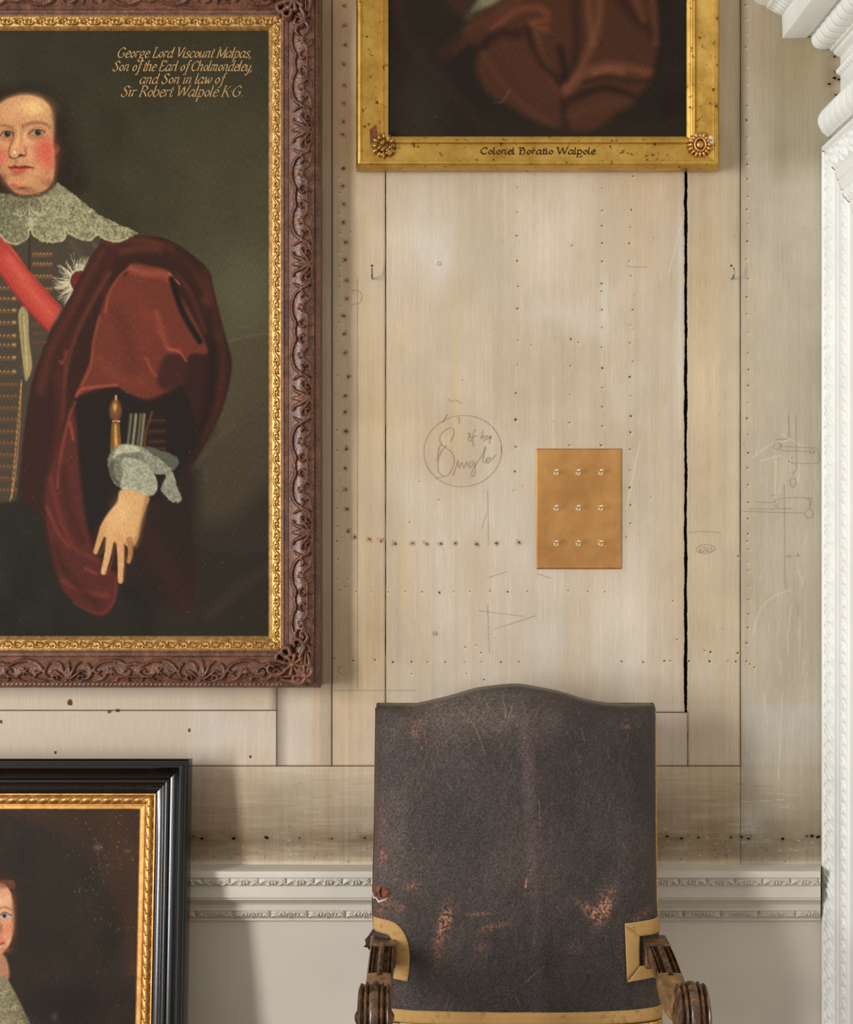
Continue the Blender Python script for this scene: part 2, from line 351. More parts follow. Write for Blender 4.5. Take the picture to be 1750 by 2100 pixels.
# ------------------------------------------------------------------ strokes (ribbons of pigment, pencil, scratches)
def ribbons(mb, pls, T, smooth=True, wfun=None, w=.5, n=5):
    """pls: list of 2D polylines; T maps (n,2)->(n,3)"""
    for pl in pls:
        p = cr(pl, n) if (smooth and len(pl) > 2) else cr([pl[0], pl[-1]], 4) if len(pl) == 2 else np.array(pl, float)
        d = np.gradient(p, axis=0); L = np.hypot(d[:, 0], d[:, 1])+1e-9; d = d/L[:, None]; nrm = np.stack([-d[:, 1], d[:, 0]], -1)
        hw = (np.full(len(p), w) if wfun is None else np.array([wfun(math.atan2(-a[1], a[0])) for a in d]))/2
        A = T(p+nrm*hw[:, None]); B = T(p-nrm*hw[:, None]); k = len(p); V = np.concatenate([A, B])
        mb.add(V, [(i, i+1, k+i+1, k+i) for i in range(k-1)])
G = {
 'a': (1.0, [[(.75, .9), (.4, 1), (.05, .5), (.15, .05), (.4, .05), (.75, .6)], [(.8, 1), (.7, .2), (.8, 0), (1, .15)]]),
 'b': (.9, [[(.1, 1.7), (.05, .3), (.3, 0), (.7, .3), (.65, .85), (.4, 1), (.1, .7)]]),
 'c': (.8, [[(.7, .8), (.45, 1), (.1, .6), (.15, .1), (.45, 0), (.75, .2)]]),
 'd': (1., [[(.7, .85), (.4, 1), (.05, .5), (.15, .05), (.4, .05), (.72, .5)], [(.78, 1.7), (.7, .2), (.8, 0), (1, .15)]]),
 'e': (.8, [[(.1, .5), (.65, .65), (.6, .95), (.35, 1), (.08, .5), (.2, .05), (.45, 0), (.75, .2)]]),
 'f': (.55, [[(.75, 1.6), (.55, 1.7), (.4, 1.3), (.3, 0), (.15, -.6), (-.1, -.6)], [(.1, 1), (.65, 1)]]),
 'g': (.95, [[(.7, .85), (.4, 1), (.1, .65), (.3, .3), (.65, .5), (.7, .85)], [(.3, .3), (.2, .05), (.7, -.15), (.55, -.6), (.1, -.6), (.05, -.3), (.3, -.1)], [(.7, .9), (.95, 1.02)]]),
 'h': (.95, [[(.15, 1.7), (.05, 0)], [(.1, .6), (.4, 1), (.65, .9), (.6, .15), (.7, 0), (.9, .15)]]),
 'i': (.45, [[(0, .85), (.15, 1), (.1, .15), (.2, 0), (.4, .15)], [(.17, 1.35), (.24, 1.45)]]),
 'l': (.42, [[(.15, 1.7), (.05, .15), (.15, 0), (.35, .15)]]),
 'm': (1.3, [[(0, .85), (.15, 1), (.08, 0)], [(.1, .6), (.4, 1), (.55, .85), (.5, 0)], [(.52, .6), (.82, 1), (1, .85), (.92, .15), (1, 0), (1.2, .15)]]),
 'n': (.95, [[(0, .85), (.15, 1), (.08, 0)], [(.1, .6), (.4, 1), (.62, .88), (.57, .15), (.67, 0), (.87, .15)]]),
 'o': (.85, [[(.4, 1), (.08, .5), (.35, 0), (.7, .5), (.4, 1)]]),
 'p': (.9, [[(0, .85), (.15, 1), (0, -.7)], [(.1, .6), (.4, 1), (.72, .7), (.6, .1), (.3, 0), (.08, .2)], [(-.12, -.7), (.15, -.7)]]),
 'r': (.65, [[(0, .85), (.15, 1), (.08, 0)], [(.1, .55), (.35, .95), (.6, .92)]]),
 's': (.7, [[(.6, .85), (.35, 1), (.12, .78), (.5, .35), (.4, .02), (.15, 0), (.02, .2)]]),
 't': (.52, [[(.28, 1.4), (.15, .2), (.3, 0), (.5, .15)], [(.02, 1), (.5, 1)]]),
 'u': (.95, [[(0, .85), (.12, 1), (.08, .2), (.25, 0), (.6, .5)], [(.7, 1), (.62, .15), (.7, 0), (.9, .15)]]),
 'w': (1.15, [[(0, .9), (.15, 1), (.25, 0), (.6, .9)], [(.6, 1), (.7, 0), (1.05, .6), (1, 1)]]),
 'y': (.9, [[(0, .85), (.12, 1), (.1, .2), (.3, 0), (.65, .5)], [(.72, 1), (.62, 0), (.4, -.6), (.05, -.6)]]),
 'G': (1.35, [[(1.1, 1.3), (.7, 1.6), (.15, 1.1), (.1, .4), (.5, 0), (1, .2), (1.05, .7)], [(.75, .7), (1.2, .7)]]),
 'L': (1.0, [[(.3, 1.6), (.15, 0)], [(.1, 1.6), (.55, 1.6)], [(0, 0), (.8, 0)], [(.8, 0), (.95, .35)]]),
 'V': (1.05, [[(.1, 1.6), (.45, 0)], [(.45, 0), (1.0, 1.6)], [(-.1, 1.6), (.3, 1.6)], [(.85, 1.6), (1.15, 1.6)]]),
 'M': (1.5, [[(.1, 0), (.25, 1.6)], [(.25, 1.6), (.7, .05)], [(.7, .05), (1.3, 1.6)], [(1.3, 1.6), (1.25, 0)], [(-.1, 0), (.3, 0)], [(1.05, 0), (1.45, 0)], [(.05, 1.6), (.3, 1.6)], [(1.25, 1.6), (1.5, 1.6)]]),
 'S': (1.05, [[(.95, 1.3), (.6, 1.6), (.2, 1.25), (.75, .55), (.55, .02), (.2, 0), (0, .35)]]),
 'E': (1.1, [[(.25, 1.6), (.1, 0)], [(.1, 1.6), (.95, 1.6)], [(.95, 1.6), (.95, 1.3)], [(.18, .85), (.7, .85)], [(0, 0), (.85, 0)], [(.85, 0), (.95, .35)]]),
 'C': (1.15, [[(1.05, 1.3), (.7, 1.6), (.15, 1.1), (.1, .4), (.5, 0), (.95, .25)]]),
 'R': (1.15, [[(.25, 1.6), (.1, 0)], [(.05, 1.6), (.6, 1.6), (.95, 1.25), (.6, .85), (.2, .8)], [(.5, .8), (1.05, 0)], [(-.05, 0), (.3, 0)]]),
 'W': (1.75, [[(.1, 1.6), (.4, 0)], [(.4, 0), (.9, 1.6)], [(.9, 1.6), (1.15, 0)], [(1.15, 0), (1.65, 1.6)], [(-.1, 1.6), (.3, 1.6)], [(1.5, 1.6), (1.8, 1.6)]]),
 'K': (1.15, [[(.25, 1.6), (.1, 0)], [(1, 1.6), (.25, .75)], [(.4, .9), (1, 0)], [(.05, 1.6), (.45, 1.6)], [(-.05, 0), (.3, 0)], [(.85, 0), (1.15, 0)]]),
 'H': (1.3, [[(.0, 1.35), (.2, 1.6), (.35, 1.45), (.3, .8), (.3, .15), (.1, 0)], [(.35, .85), (.7, 1.0)], [(.55, 1.6), (.85, 1.35), (1.0, .9), (.95, .3), (.7, -.1)], [(.1, 0), (.5, .05)], [(.5, 1.55), (.9, 1.6)]]),
 ',': (.35, [[(.15, .1), (.1, -.1), (0, -.3)]]), '.': (.4, [[(.1, 0), (.2, .12)]]), '-': (.35, [[(.05, .75), (.15, .87)]]), ' ': (.5, []),
 '6': (.8, [[(.6, 1.4), (.2, .9), (.1, .3), (.4, 0), (.6, .3), (.4, .6), (.12, .4)]]), '2': (.8, [[(.1, 1.2), (.4, 1.5), (.6, 1.1), (.1, 0), (.7, .05)]]),
 '5': (.8, [[(.65, 1.4), (.25, 1.4), (.2, .8), (.55, .8), (.6, .2), (.1, 0)]]), '8': (.8, [[(.6, 1.3), (.3, 1.5), (.15, 1.1), (.6, .4), (.3, 0), (.1, .4), (.6, 1.2)]]),
}
def text(mb, s, x0, x1, base, xh, T, slant=.25, wmin=.8, wmax=2.6, nib=.6, bold=0):
    adv = sum(G[c][0] for c in s); hx = (x1-x0)/adv; x = x0
    wf = lambda a: wmin+(wmax-wmin)*abs(math.sin(a-nib))+bold
    for c in s:
        a, st = G[c]
        pls = [[(x+(u+slant*v*xh/hx)*hx, base-v*xh) for (u, v) in pl] for pl in st]
        ribbons(mb, pls, T, wfun=wf, n=5); x += a*hx

# ------------------------------------------------------------------ back wall: painted boards
wp = Paint(380, -10, 1760, 1790, (200, 184, 161))
X, Y = wp.X, wp.Y
g1 = fbm(X, Y, 160, 260, 1); g2 = fbm(X, Y, 9, 420, 5, 5); g3 = fbm(X, Y, 60, 60, 9); g4 = fbm(X, Y, 2.2, 260, 15, 2)
wp.c += ((g1-.5)*34)[..., None]*np.array([.9, 1, 1.1])+((g2-.5)*16)[..., None]*np.array([.9, 1, 1.15])+((g3-.5)*12)[..., None]+((g4-.5)*9)[..., None]
warm = np.clip(fbm(X, Y, 120, 380, 21)-.5, 0, 1)*2
wp.c += warm[..., None]*np.array([5, -5, -15])
def region(x0, y0, x1, y1, dc, f=30, a=1):
    m = np.clip((X-x0)/f, 0, 1)*np.clip((x1-X)/f, 0, 1)*np.clip((Y-y0)/f, 0, 1)*np.clip((y1-Y)/f, 0, 1)*a; wp.c[:] += m[..., None]*np.array(dc)
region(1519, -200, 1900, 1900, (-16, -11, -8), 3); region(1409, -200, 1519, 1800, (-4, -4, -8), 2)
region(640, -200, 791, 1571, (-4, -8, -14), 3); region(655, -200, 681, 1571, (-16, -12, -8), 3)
region(1540, -400, 1800, 380, (-18, -18, -24), 60); region(380, 1440, 1800, 1571, (4, 5, 10), 8)  # upper right: soft shadow beside the gold frame painted into the board colour
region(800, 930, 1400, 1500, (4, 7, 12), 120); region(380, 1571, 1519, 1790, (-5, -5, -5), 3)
# grime band above the dado rail
gr = np.clip((Y-1590)/110, 0, 1)*np.clip((1768-Y)/14, 0, 1)*(.35+.9*fbm(X, Y, 190, 26, 40, 4))
gr = gr*np.where(X < 1519, 1, .9); wp.c -= gr[..., None]*np.array([46, 47, 46])
gb = np.exp(-((Y-1720)/14)**2)*fbm(X, Y, 34, 12, 44, 4); wp.c -= gb[..., None]*np.array([36, 38, 40])
hs = np.clip(fbm(X, Y, 90, 5, 50, 3)-.55, 0, 1)*np.clip((Y-1571)/3, 0, 1)*np.clip((1519-X)/3, 0, 1); wp.c += hs[..., None]*np.array([52, 48, 38])
region(380, 1764, 1800, 1900, (22, 22, 20), 6)
for (cx, cy, rx, ry, c, a) in [(880, 500, 55, 60, (216, 212, 204), .55), (905, 560, 30, 50, (218, 214, 208), .5), (970, 470, 40, 60, (176, 160, 128), .35), (940, 600, 30, 40, (180, 164, 132), .3),
    (1205, 660, 50, 30, (212, 206, 196), .4), (1130, 640, 60, 22, (212, 208, 200), .35), (1240, 640, 8, 90, (214, 210, 200), .55), (1398, 560, 10, 150, (216, 212, 204), .5), (1396, 760, 10, 120, (214, 210, 200), .5),
    (870, 1310, 12, 120, (206, 176, 130), .35), (830, 1180, 14, 140, (206, 180, 140), .4), (935, 780, 10, 150, (212, 184, 132), .45), (760, 1100, 18, 200, (190, 164, 134), .35), (1150, 780, 60, 60, (190, 176, 146), .4),
    (1000, 1060, 70, 60, (212, 204, 188), .4), (1470, 1000, 28, 180, (190, 170, 138), .35), (1490, 660, 22, 160, (194, 176, 144), .35), (1455, 1420, 40, 60, (200, 186, 166), .3), (1660, 1650, 40, 90, (160, 148, 120), .4),
    (1590, 760, 40, 120, (196, 188, 168), .5), (1560, 90, 30, 110, (166, 142, 104), .4), (1640, 130, 45, 70, (160, 138, 100), .45), (1518, 240, 9, 100, (128, 112, 90), .5), (1518, 60, 7, 80, (140, 120, 96), .35), (1516, 470, 8, 80, (140, 126, 104), .4),
    (1700, 1000, 24, 300, (180, 172, 150), .35), (1610, 1480, 70, 60, (196, 190, 176), .5), (1540, 1690, 30, 40, (206, 202, 190), .5), (500, 1610, 60, 16, (176, 160, 136), .4), (560, 1650, 50, 40, (142, 124, 98), .45), (620, 1620, 70, 40, (160, 146, 122), .3),
    (800, 880, 22, 120, (200, 182, 142), .45), (1300, 800, 40, 60, (200, 196, 186), .3), (1440, 1380, 26, 40, (206, 202, 190), .4), (1120, 1330, 40, 60, (212, 208, 200), .4), (470, 1500, 90, 30, (206, 202, 194), .4), (1700, 150, 16, 50, (134, 108, 76), .5), (1425, 1130, 60, 80, (206, 200, 184), .3)]:
    wp.blob(cx, cy, rx, ry, c, a)
for (x, ya_, yb_, w_) in ((681, 0, 1571, 1.6), (791, 350, 1450, 1.8), (1519, 0, 1571, 1.5), (568, 1400, 1571, 1.6), (1411, 1461, 1571, 1.6)):
    wp.stroke([(x, ya_), (x, yb_)], (92, 80, 62), w_+.8, 1.5, .75, False); wp.stroke([(x, ya_), (x, yb_)], (150, 134, 110), 6, 6, .35, False)
wp.stroke([(1407, 340), (1407, 1461)], (168, 158, 138), 14, 10, .4, False)
for (ya_, xa_, xb_) in ((1571, 380, 1519), (1461, 1340, 1411), (1457, 0, 568)): wp.stroke([(xa_, ya_), (xb_, ya_)], (110, 96, 78), 2.2, 1.5, .6, False)
for k in range(26):
    wp.blob(random.uniform(690, 1700), random.uniform(370, 1560), random.uniform(15, 60), random.uniform(20, 110), random.choice([(186, 170, 144), (206, 200, 188), (192, 172, 140), (182, 172, 152)]), random.uniform(.2, .45))
# brush streaks and fine scratches in the paint
for k in range(90):
    x = random.uniform(800, 1720); y = random.uniform(380, 1560); l = random.uniform(20, 150)
    wp.stroke([(x, y), (x+random.uniform(-2, 2), y+l)], random.choice([(222, 214, 198), (208, 180, 134), (184, 172, 148), (226, 204, 168)]), random.uniform(.6, 2.2), 1.5, random.uniform(.2, .55))
for k in range(60):
    x = random.uniform(400, 760) if k % 2 else random.uniform(1360, 1680); y = random.uniform(1580, 1750); l = random.uniform(15, 90)
    wp.stroke([(x, y), (x+l, y+random.uniform(-6, 6))], random.choice([(222, 200, 166), (196, 182, 158), (120, 104, 84)]), random.uniform(.5, 1.4), 1.3, random.uniform(.3, .7))
for k in range(40):
    x = random.uniform(1530, 1680); y = random.uniform(900, 1620); l = random.uniform(10, 70); a = random.uniform(-1, 1)
    wp.stroke([(x, y), (x+l*.3*a, y+l)], (226, 222, 208), random.uniform(.5, 1.3), 1.2, random.uniform(.3, .8))
for pl in [[(1543, 940), (1580, 912), (1620, 903)], [(1560, 945), (1600, 934)], [(1545, 1300), (1560, 1250), (1590, 1222), (1622, 1210)], [(1592, 946), (1590, 1022)], [(1605, 1420), (1597, 1600)], [(1604, 890), (1645, 915)], [(1400, 450), (1372, 560)], [(1285, 1045), (1313, 905)]]:
    wp.stroke(pl, (228, 222, 206), 1.3, 1.2, .7)
def sc(cr0, s, org): return [(org[0]+a/s, org[1]+b/s) for a, b in cr0]
o3 = (650, 350); o5 = (1100, 350); o4 = (650, 850); o6 = (1270, 850)
small = sc([(175, 50), (180, 170), (178, 330), (185, 485), (170, 635), (178, 745), (183, 828), (180, 905), (175, 1060), (175, 1185), (165, 1335), (150, 1480), (165, 1605), (150, 1755), (165, 1890), (160, 2030), (262, 478)], 3.818, o3) \
 + sc([(150, 108), (148, 255), (153, 402), (148, 550), (150, 670), (147, 803), (147, 908), (150, 1036), (147, 1180), (165, 1258), (283, 1268), (387, 1272), (510, 1275), (633, 1270), (755, 1272), (983, 1272), (1098, 1268), (1242, 1268), (1510, 1268), (1063, 1668), (1143, 1655), (1178, 1708), (680, 1860), (1070, 1858), (735, 480), (665, 773), (875, 612), (220, 1180), (203, 1235)], 3.5, o4) \
 + [(1165, 1211), (1205, 1212), (1240, 1213), (1186, 702), (1375, 1355), (1380, 1232), (1335, 1020)]
rusty = sc([(205, 120), (210, 265), (207, 405), (225, 560), (220, 700), (228, 860), (230, 1003), (212, 1138), (215, 1277), (222, 1425), (245, 1612), (222, 1765), (222, 1890), (228, 2040)], 3.818, o3) \
 + sc([(205, 122), (212, 245), (200, 385), (207, 538), (213, 678), (225, 838), (270, 880), (378, 897), (460, 908), (560, 925), (685, 925), (787, 928), (887, 930), (993, 926), (1147, 930), (1290, 925), (1447, 920)], 3.5, o4) \
 + [(706, 12), (706, 52), (708, 92), (705, 132), (706, 175), (705, 213), (704, 250), (703, 276), (704, 345)]
mid = sc([(1568, 130), (1570, 325), (1565, 510), (1570, 705), (1575, 905), (1570, 1080), (1575, 1327), (1570, 1520), (1557, 1740), (1555, 1948)], 3.818, o3) \
 + sc([(362, 98), (362, 220), (362, 305), (362, 400), (362, 500), (360, 622), (360, 665), (362, 768), (362, 865), (362, 975), (364, 1090), (364, 1197), (364, 1303), (364, 1410), (533, 30), (525, 215), (521, 312), (515, 400), (512, 500), (522, 580), (540, 690), (532, 768), (518, 853), (517, 950), (532, 1053), (517, 1138), (522, 1243), (522, 1352), (520, 1445), (197, 412), (190, 930), (188, 1078), (186, 1235), (183, 1390)], 2.692, o5) \
 + sc([(1167, 45), (1167, 143), (1163, 213), (1167, 293), (1165, 390), (1160, 487), (1168, 595), (1162, 697), (1163, 790), (1170, 893), (1170, 1005), (1172, 1098), (1170, 1185), (1170, 1280), (1165, 1368)], 2.692, o5) \
 + sc([(240, 30), (238, 115), (242, 207), (240, 290), (243, 405), (247, 513), (247, 650), (245, 738), (247, 845), (243, 950), (247, 1012)], 3, (1450, 0)) \
 + sc([(1427, 37), (1428, 232), (1422, 410), (1413, 547), (880, 1278), (1370, 1272), (128, 1752), (262, 1767), (418, 1762), (545, 1775), (680, 1775), (792, 1777), (922, 1777), (1060, 1777), (1180, 1775), (1320, 1775), (1450, 1775), (1197, 1903)], 3.5, o4) \
 + sc([(85, 10), (80, 130), (77, 250), (78, 400), (75, 525), (80, 650), (80, 780), (50, 880), (17, 1773), (172, 1778), (325, 1767), (502, 1770), (650, 1770), (782, 1770), (838, 1772), (912, 1773), (970, 1815), (935, 1790), (850, 1712), (655, 1705), (612, 1693), (920, 28), (925, 143), (928, 275), (923, 383), (925, 505), (925, 630), (925, 748), (923, 855), (918, 908), (926, 968), (923, 1060), (926, 1120), (930, 1228), (932, 1328), (930, 1433), (925, 1528), (912, 1640), (853, 1018), (415, 1615)], 3.5, o6) \
 + [(1233, 913), (1168, 913)]
big = sc([(140, 945), (193, 960), (387, 958), (590, 955), (792, 957), (993, 960), (1193, 957)], 3, (350, 1400)) + sc([(115, 945), (205, 958), (310, 952), (508, 953), (573, 950), (617, 960), (830, 963), (975, 945), (1005, 943), (1045, 950)], 3, (1330, 1400)) \
 + [(1713, 160), (1722, 163), (1702, 172), (1716, 195), (1714, 148), (1712, 116)]
for (x, y) in rusty:
    wp.blob(x, y, 5, 5, (160, 112, 82), .5); wp.blob(x+1.5, y, 2.6, 2.6, (124, 76, 52), .6)
    for k in range(4): wp.blob(x+random.uniform(-6, 6), y+random.uniform(-5, 5), 1.6, 1.6, (136, 92, 66), .6)
for (x, y) in mid:
    wp.blob(x+random.uniform(-1, 1), y+1, random.uniform(3, 5), 5, (186, 146, 112), .35); wp.blob(x+2, y+3, 3, 3, (230, 206, 166), .5)
for (x, y) in small: wp.blob(x+1, y+4, 2.5, 4, (226, 202, 158), .6)
for (x, y) in big: wp.blob(x, y, 9, 6, (112, 98, 78), .5)
# square rust stains on the rail under the large portrait
for (x, y) in [(224, 1459), (241, 1457)]: pass
for k in range(160):
    y = random.choice([1705, 1760, 1740, 1722])+random.gauss(0, 7); x = random.choice([random.uniform(390, 765), random.uniform(1350, 1685)])
    wp.blob(x, y, random.uniform(.8, 2.6), random.uniform(.8, 2), random.choice([(90, 76, 58), (214, 206, 184), (120, 98, 70)]), .7)

wall = empty('wall_back', (0, 0, 0), kind='structure')
def axis(lo, hi, f0, f1, fine=2.0, coarse=25.0):
    a = []
    if lo < f0: a += list(np.arange(lo, min(f0, hi), coarse))
    s = max(lo, f0); e = min(hi, f1)
    if e > s: a += list(np.arange(s, e, fine))
    if hi > f1: a += list(np.arange(max(f1, lo), hi, coarse))
    a.append(hi); return np.array(a)
def board(x0, y0, x1, y1, fx=(655, 1760), fy=(0, 1790), jagL=0, jagR=0, seed=0, thick=.014):
    g = .6
    xs = axis(x0+g, x1-g, *fx); ys = axis(y0+g, y1-g, *fy); XX, YY = np.meshgrid(xs, ys)
    def jag(a): return a*((fbm(ys*1., ys*0+seed, 26, 26, seed+60, 5)-.5)*7.0+(vnoise(ys/2.5, ys*0, seed+70)-.5)*1.6)
    tL = np.clip(1-(XX-x0)/30, 0, 1); tR = np.clip(1-(x1-XX)/30, 0, 1)
    px = XX+tL*jag(jagL)[:, None]+tR*jag(jagR)[:, None]
    V = np.stack([(px-875)/1000, np.full_like(px, 0.0), CAMZ-(YY-1050)/1000], -1)
    # slight cupping + worn arris
    e = np.minimum(np.minimum(XX-x0, x1-XX), np.minimum(YY-y0, y1-YY)); V[..., 1] += np.clip(1-e/3.0, 0, 1)**2*.0011
    V[..., 1] += (fbm(XX, YY, 70, 300, seed+33, 3)-.5)*.0016
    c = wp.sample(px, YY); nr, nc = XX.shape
    # skirt
    idx = np.arange(nr*nc).reshape(nr, nc); loop = np.concatenate([idx[0, :], idx[1:, -1], idx[-1, -2::-1], idx[-2:0:-1, 0]])
    VV = V.reshape(-1, 3); SK = VV[loop].copy(); SK[:, 1] = thick; n0 = len(VV); m = len(loop)
    sk = np.array([[loop[i], n0+i, n0+(i+1) % m, loop[(i+1) % m]] for i in range(m)])
    me = raw_mesh('panel_board', np.concatenate([VV, SK]), [gridfaces(nr, nc), sk], True)
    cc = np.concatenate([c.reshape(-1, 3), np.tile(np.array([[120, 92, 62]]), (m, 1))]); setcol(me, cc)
    try: me.set_sharp_from_angle(angle=math.radians(50))
    except Exception: pass
    return link('panel_board', me, M['board'], wall)
TOPY = -1000
board(-900, TOPY, 568, 1457, (2000, 2001), (1400, 1457), seed=1)
board(-900, 1457, 568, 1571, (380, 568), (1457, 1571), seed=2)
board(568, TOPY, 681, 1571, (630, 681), (0, 1571), seed=3)
board(681, TOPY, 791, 1571, (681, 791), (0, 1571), jagR=.25, seed=4)
board(791, TOPY, 1404.5, 1461, (791, 1405), (340, 1461), jagR=.6, jagL=.15, seed=5)
board(791, 1461, 1411, 1571, (1340, 1411), (1461, 1571), seed=6)
board(1410, TOPY, 1519, 1571, (1410, 1519), (0, 1571), jagL=.6, jagR=.15, seed=7)
board(1519, TOPY, 1760, 1776, (1519, 1740), (0, 1776), seed=8)
board(-900, 1571, 1519, 1776, (380, 1519), (1571, 1776), seed=9)
b = MB(); b.box(-1.9, .95, .0115, .03, .6, 2.75); b.build('wall_core', M['dark'], wall, False)
b = MB(); b.box(-1.9, .95, .001, .03, 0, CAMZ-(1778-1050)/1000); b.build('dado_panel', M['plaster'], wall, False)

# nail holes: punched dark pits
mb = MB()
def pit(x, y, r, ell=1.0, rot=0):
    n = 9; V = [P(x, y, .0006)]
    for k in range(n):
        a = 2*math.pi*k/n; rr = r*random.uniform(.35, 1.2); u = rr*math.cos(a)*ell; v = rr*math.sin(a)
        V.append(P(x+u*math.cos(rot)-v*math.sin(rot), y+u*math.sin(rot)+v*math.cos(rot), .0009))
    mb.add(V, [(0, 1+(k+1) % n, 1+k) for k in range(n)])
for (x, y) in small: pit(x, y, 1.4)
for (x, y) in mid: pit(x, y, random.uniform(1.2, 2.2), random.uniform(.5, 1.6), random.uniform(0, 3)); 
for (x, y) in rusty: pit(x+random.uniform(-1, 1), y+random.uniform(-1, 1), random.uniform(1.4, 2.5), random.uniform(.6, 1.5), random.uniform(0, 3))
o = mb.build('nail_holes', M['hole'], wall, False); o['kind'] = 'stuff'; mb = MB()
for (x, y) in big: pit(x, y, random.uniform(1.8, 3.2), random.uniform(1, 2.0), random.uniform(-.3, .3))
for k in range(50): pit(random.uniform(800, 1690), random.uniform(370, 1560), random.uniform(.5, 1.0))
o = mb.build('nail_holes', M['dark'], wall, False); o['kind'] = 'stuff'
# pencil marks
T0 = lambda p: np.stack([(p[:, 0]-875)/1000, np.full(len(p), -.0012), CAMZ-(p[:, 1]-1050)/1000], -1)
mb = MB(); pen = lambda pls, w=.8, sm=True: ribbons(mb, pls, T0, sm, w=w)
ov = lambda cx, cy, rx, ry, a0=0, a1=6.5, rot=0: [(cx+rx*math.cos(t)*math.cos(rot)-ry*math.sin(t)*math.sin(rot), cy+rx*math.cos(t)*math.sin(rot)+ry*math.sin(t)*math.cos(rot)) for t in np.linspace(a0, a1, 26)]
pen([ov(949, 925, 80, 73, rot=-.15)], .8)
def c4(l): return sc(l, 3.5, o4)
pen([c4([(960, 195), (985, 130), (960, 95), (900, 130), (880, 180), (905, 225), (960, 265), (985, 330), (960, 410), (915, 445), (870, 400), (880, 290), (930, 220)]), c4([(860, 330), (880, 230), (905, 225)]),
     c4([(975, 440), (1000, 370), (1012, 330), (1018, 385), (1040, 345), (1052, 385), (1075, 340), (1082, 380)]), c4([(1130, 330), (1095, 350), (1100, 385), (1130, 345), (1135, 420), (1110, 445), (1120, 390), (1180, 300), (1212, 230), (1190, 330), (1205, 345)]),
     c4([(1205, 345), (1245, 310), (1215, 320), (1225, 350), (1285, 290)]), c4([(900, 60), (935, 0)]), c4([(1020, 15), (1022, 70)]), c4([(850, 455), (910, 450)]),
     c4([(1080, 140), (1100, 135), (1085, 180), (1110, 190), (1100, 150)]), c4([(1140, 105), (1120, 140), (1122, 230)]), c4([(1105, 165), (1150, 150)]), c4([(1190, 115), (1178, 175), (1200, 150), (1205, 175), (1225, 150), (1230, 170), (1250, 150), (1235, 210)]), c4([(1190, 190), (1255, 165)])], .9)
pen([sc([(1030, 1780), (1040, 1812), (1080, 1795), (1130, 1822)], 3.818, o3), sc([(270, 1050), (340, 1030), (350, 970), (320, 940), (270, 940)], 3.818, o3)], .7)
pen([ov(901, 541, 3.6, 3.6), ov(892, 1299, 4.5, 4.5), ov(892, 1299, 1.5, 1.5), ov(704, 1374, 9, 9, .9, 5.2)], .8)
pen([ov(1447, 1126, 19, 9, rot=-.05), [(1412, 1092), (1440, 1090), (1478, 1092)], [(733, 570), (733, 1412)], [(681, 1416), (852, 1416)], [(1283, 547), (1328, 548)], [(1100, 1176), (1130, 1186)]], .7)
pen([ov(546/3+350, 1655, .1, .1)], .1)
text(mb, '6265', 1433, 1461, 1132, 7, T0, .1, .6, .8)
def c6(l): return sc(l, 3.5, o6)
pen([c6([(1115, 205), (1160, 210), (1150, 250), (1110, 240), (1115, 205)]), c6([(1150, 228), (1420, 240)]), c6([(1165, 258), (1400, 270)]), c6([(1420, 240), (1425, 345), (1230, 345)]), c6([(1268, 0), (1272, 360)]), c6([(1240, 345), (1275, 370), (1260, 410), (1245, 430)]),
     ov(1270+1247/3.5, 850+490/3.5, 6.5, 9), ov(1270+1385/3.5, 850+265/3.5, 5, 5), c6([(980, 628), (1110, 630), (1140, 605), (1340, 600), (1370, 660)]), c6([(930, 680), (1240, 675)]), c6([(880, 695), (1330, 708)]), ov(1270+1362/3.5, 850+712/3.5, 8.5, 9),
     c6([(1345, 610), (1380, 600), (1362, 680)]), c6([(1185, 500), (1190, 1250)]), c6([(1200, 1018), (1240, 1018)]), c6([(1215, 1000), (1222, 1035)]), c6([(1265, 1012), (1298, 1012)]), c6([(1282, 990), (1284, 1030)]), c6([(1110, 650), (1130, 665), (1140, 640)]), c6([(1215, 0), (1213, 160), (1120, 180)]),
     c6([(1085, 580), (1140, 580)]), c6([(1280, 1360), (1285, 1440)])], .65)
pen([[(1040, 1172), (1000, 1185)], [(1000, 1005), (1002, 1120)], [(988, 1085), (998, 1052)], [(980, 1252), (1075, 1264)], [(1015, 1290), (1100, 1262)], [(1000, 1240), (1004, 1340)]], .6)
o = mb.build('pencil_marks', M['pencil'], wall, False)

# ------------------------------------------------------------------ rest of the room shell
b = MB(); b.box(-1.9, 1.6, -4.2, .0, -.05, 0); o = b.build('floor', M['floor'], None, False); o['kind'] = 'structure'
b = MB(); b.box(.850, .95, -2.2, 0, 0, 2.75); o = b.build('wall_right', M['plaster'], None, False); o['kind'] = 'structure'
b = MB(); b.box(-1.9, .80, -.018, 0, 0, .14, .004); o = b.build('baseboard_back', M['rail'], None); o['kind'] = 'structure'

def relief_x(prof_pts, x0, x1, du, H, seg_n=1):
    """moulding running along x: prof (d,z) polyline dense; H(u_px, t_index array)->outward height"""
    pr = np.array(prof_pts, float); xs = np.arange(x0, x1, du); xs = np.append(xs, x1)
    tg = np.gradient(pr, axis=0); tg /= np.hypot(tg[:, 0], tg[:, 1])[:, None]+1e-9; nr = np.stack([-tg[:, 1], tg[:, 0]], -1)
    return pr, nr, xs
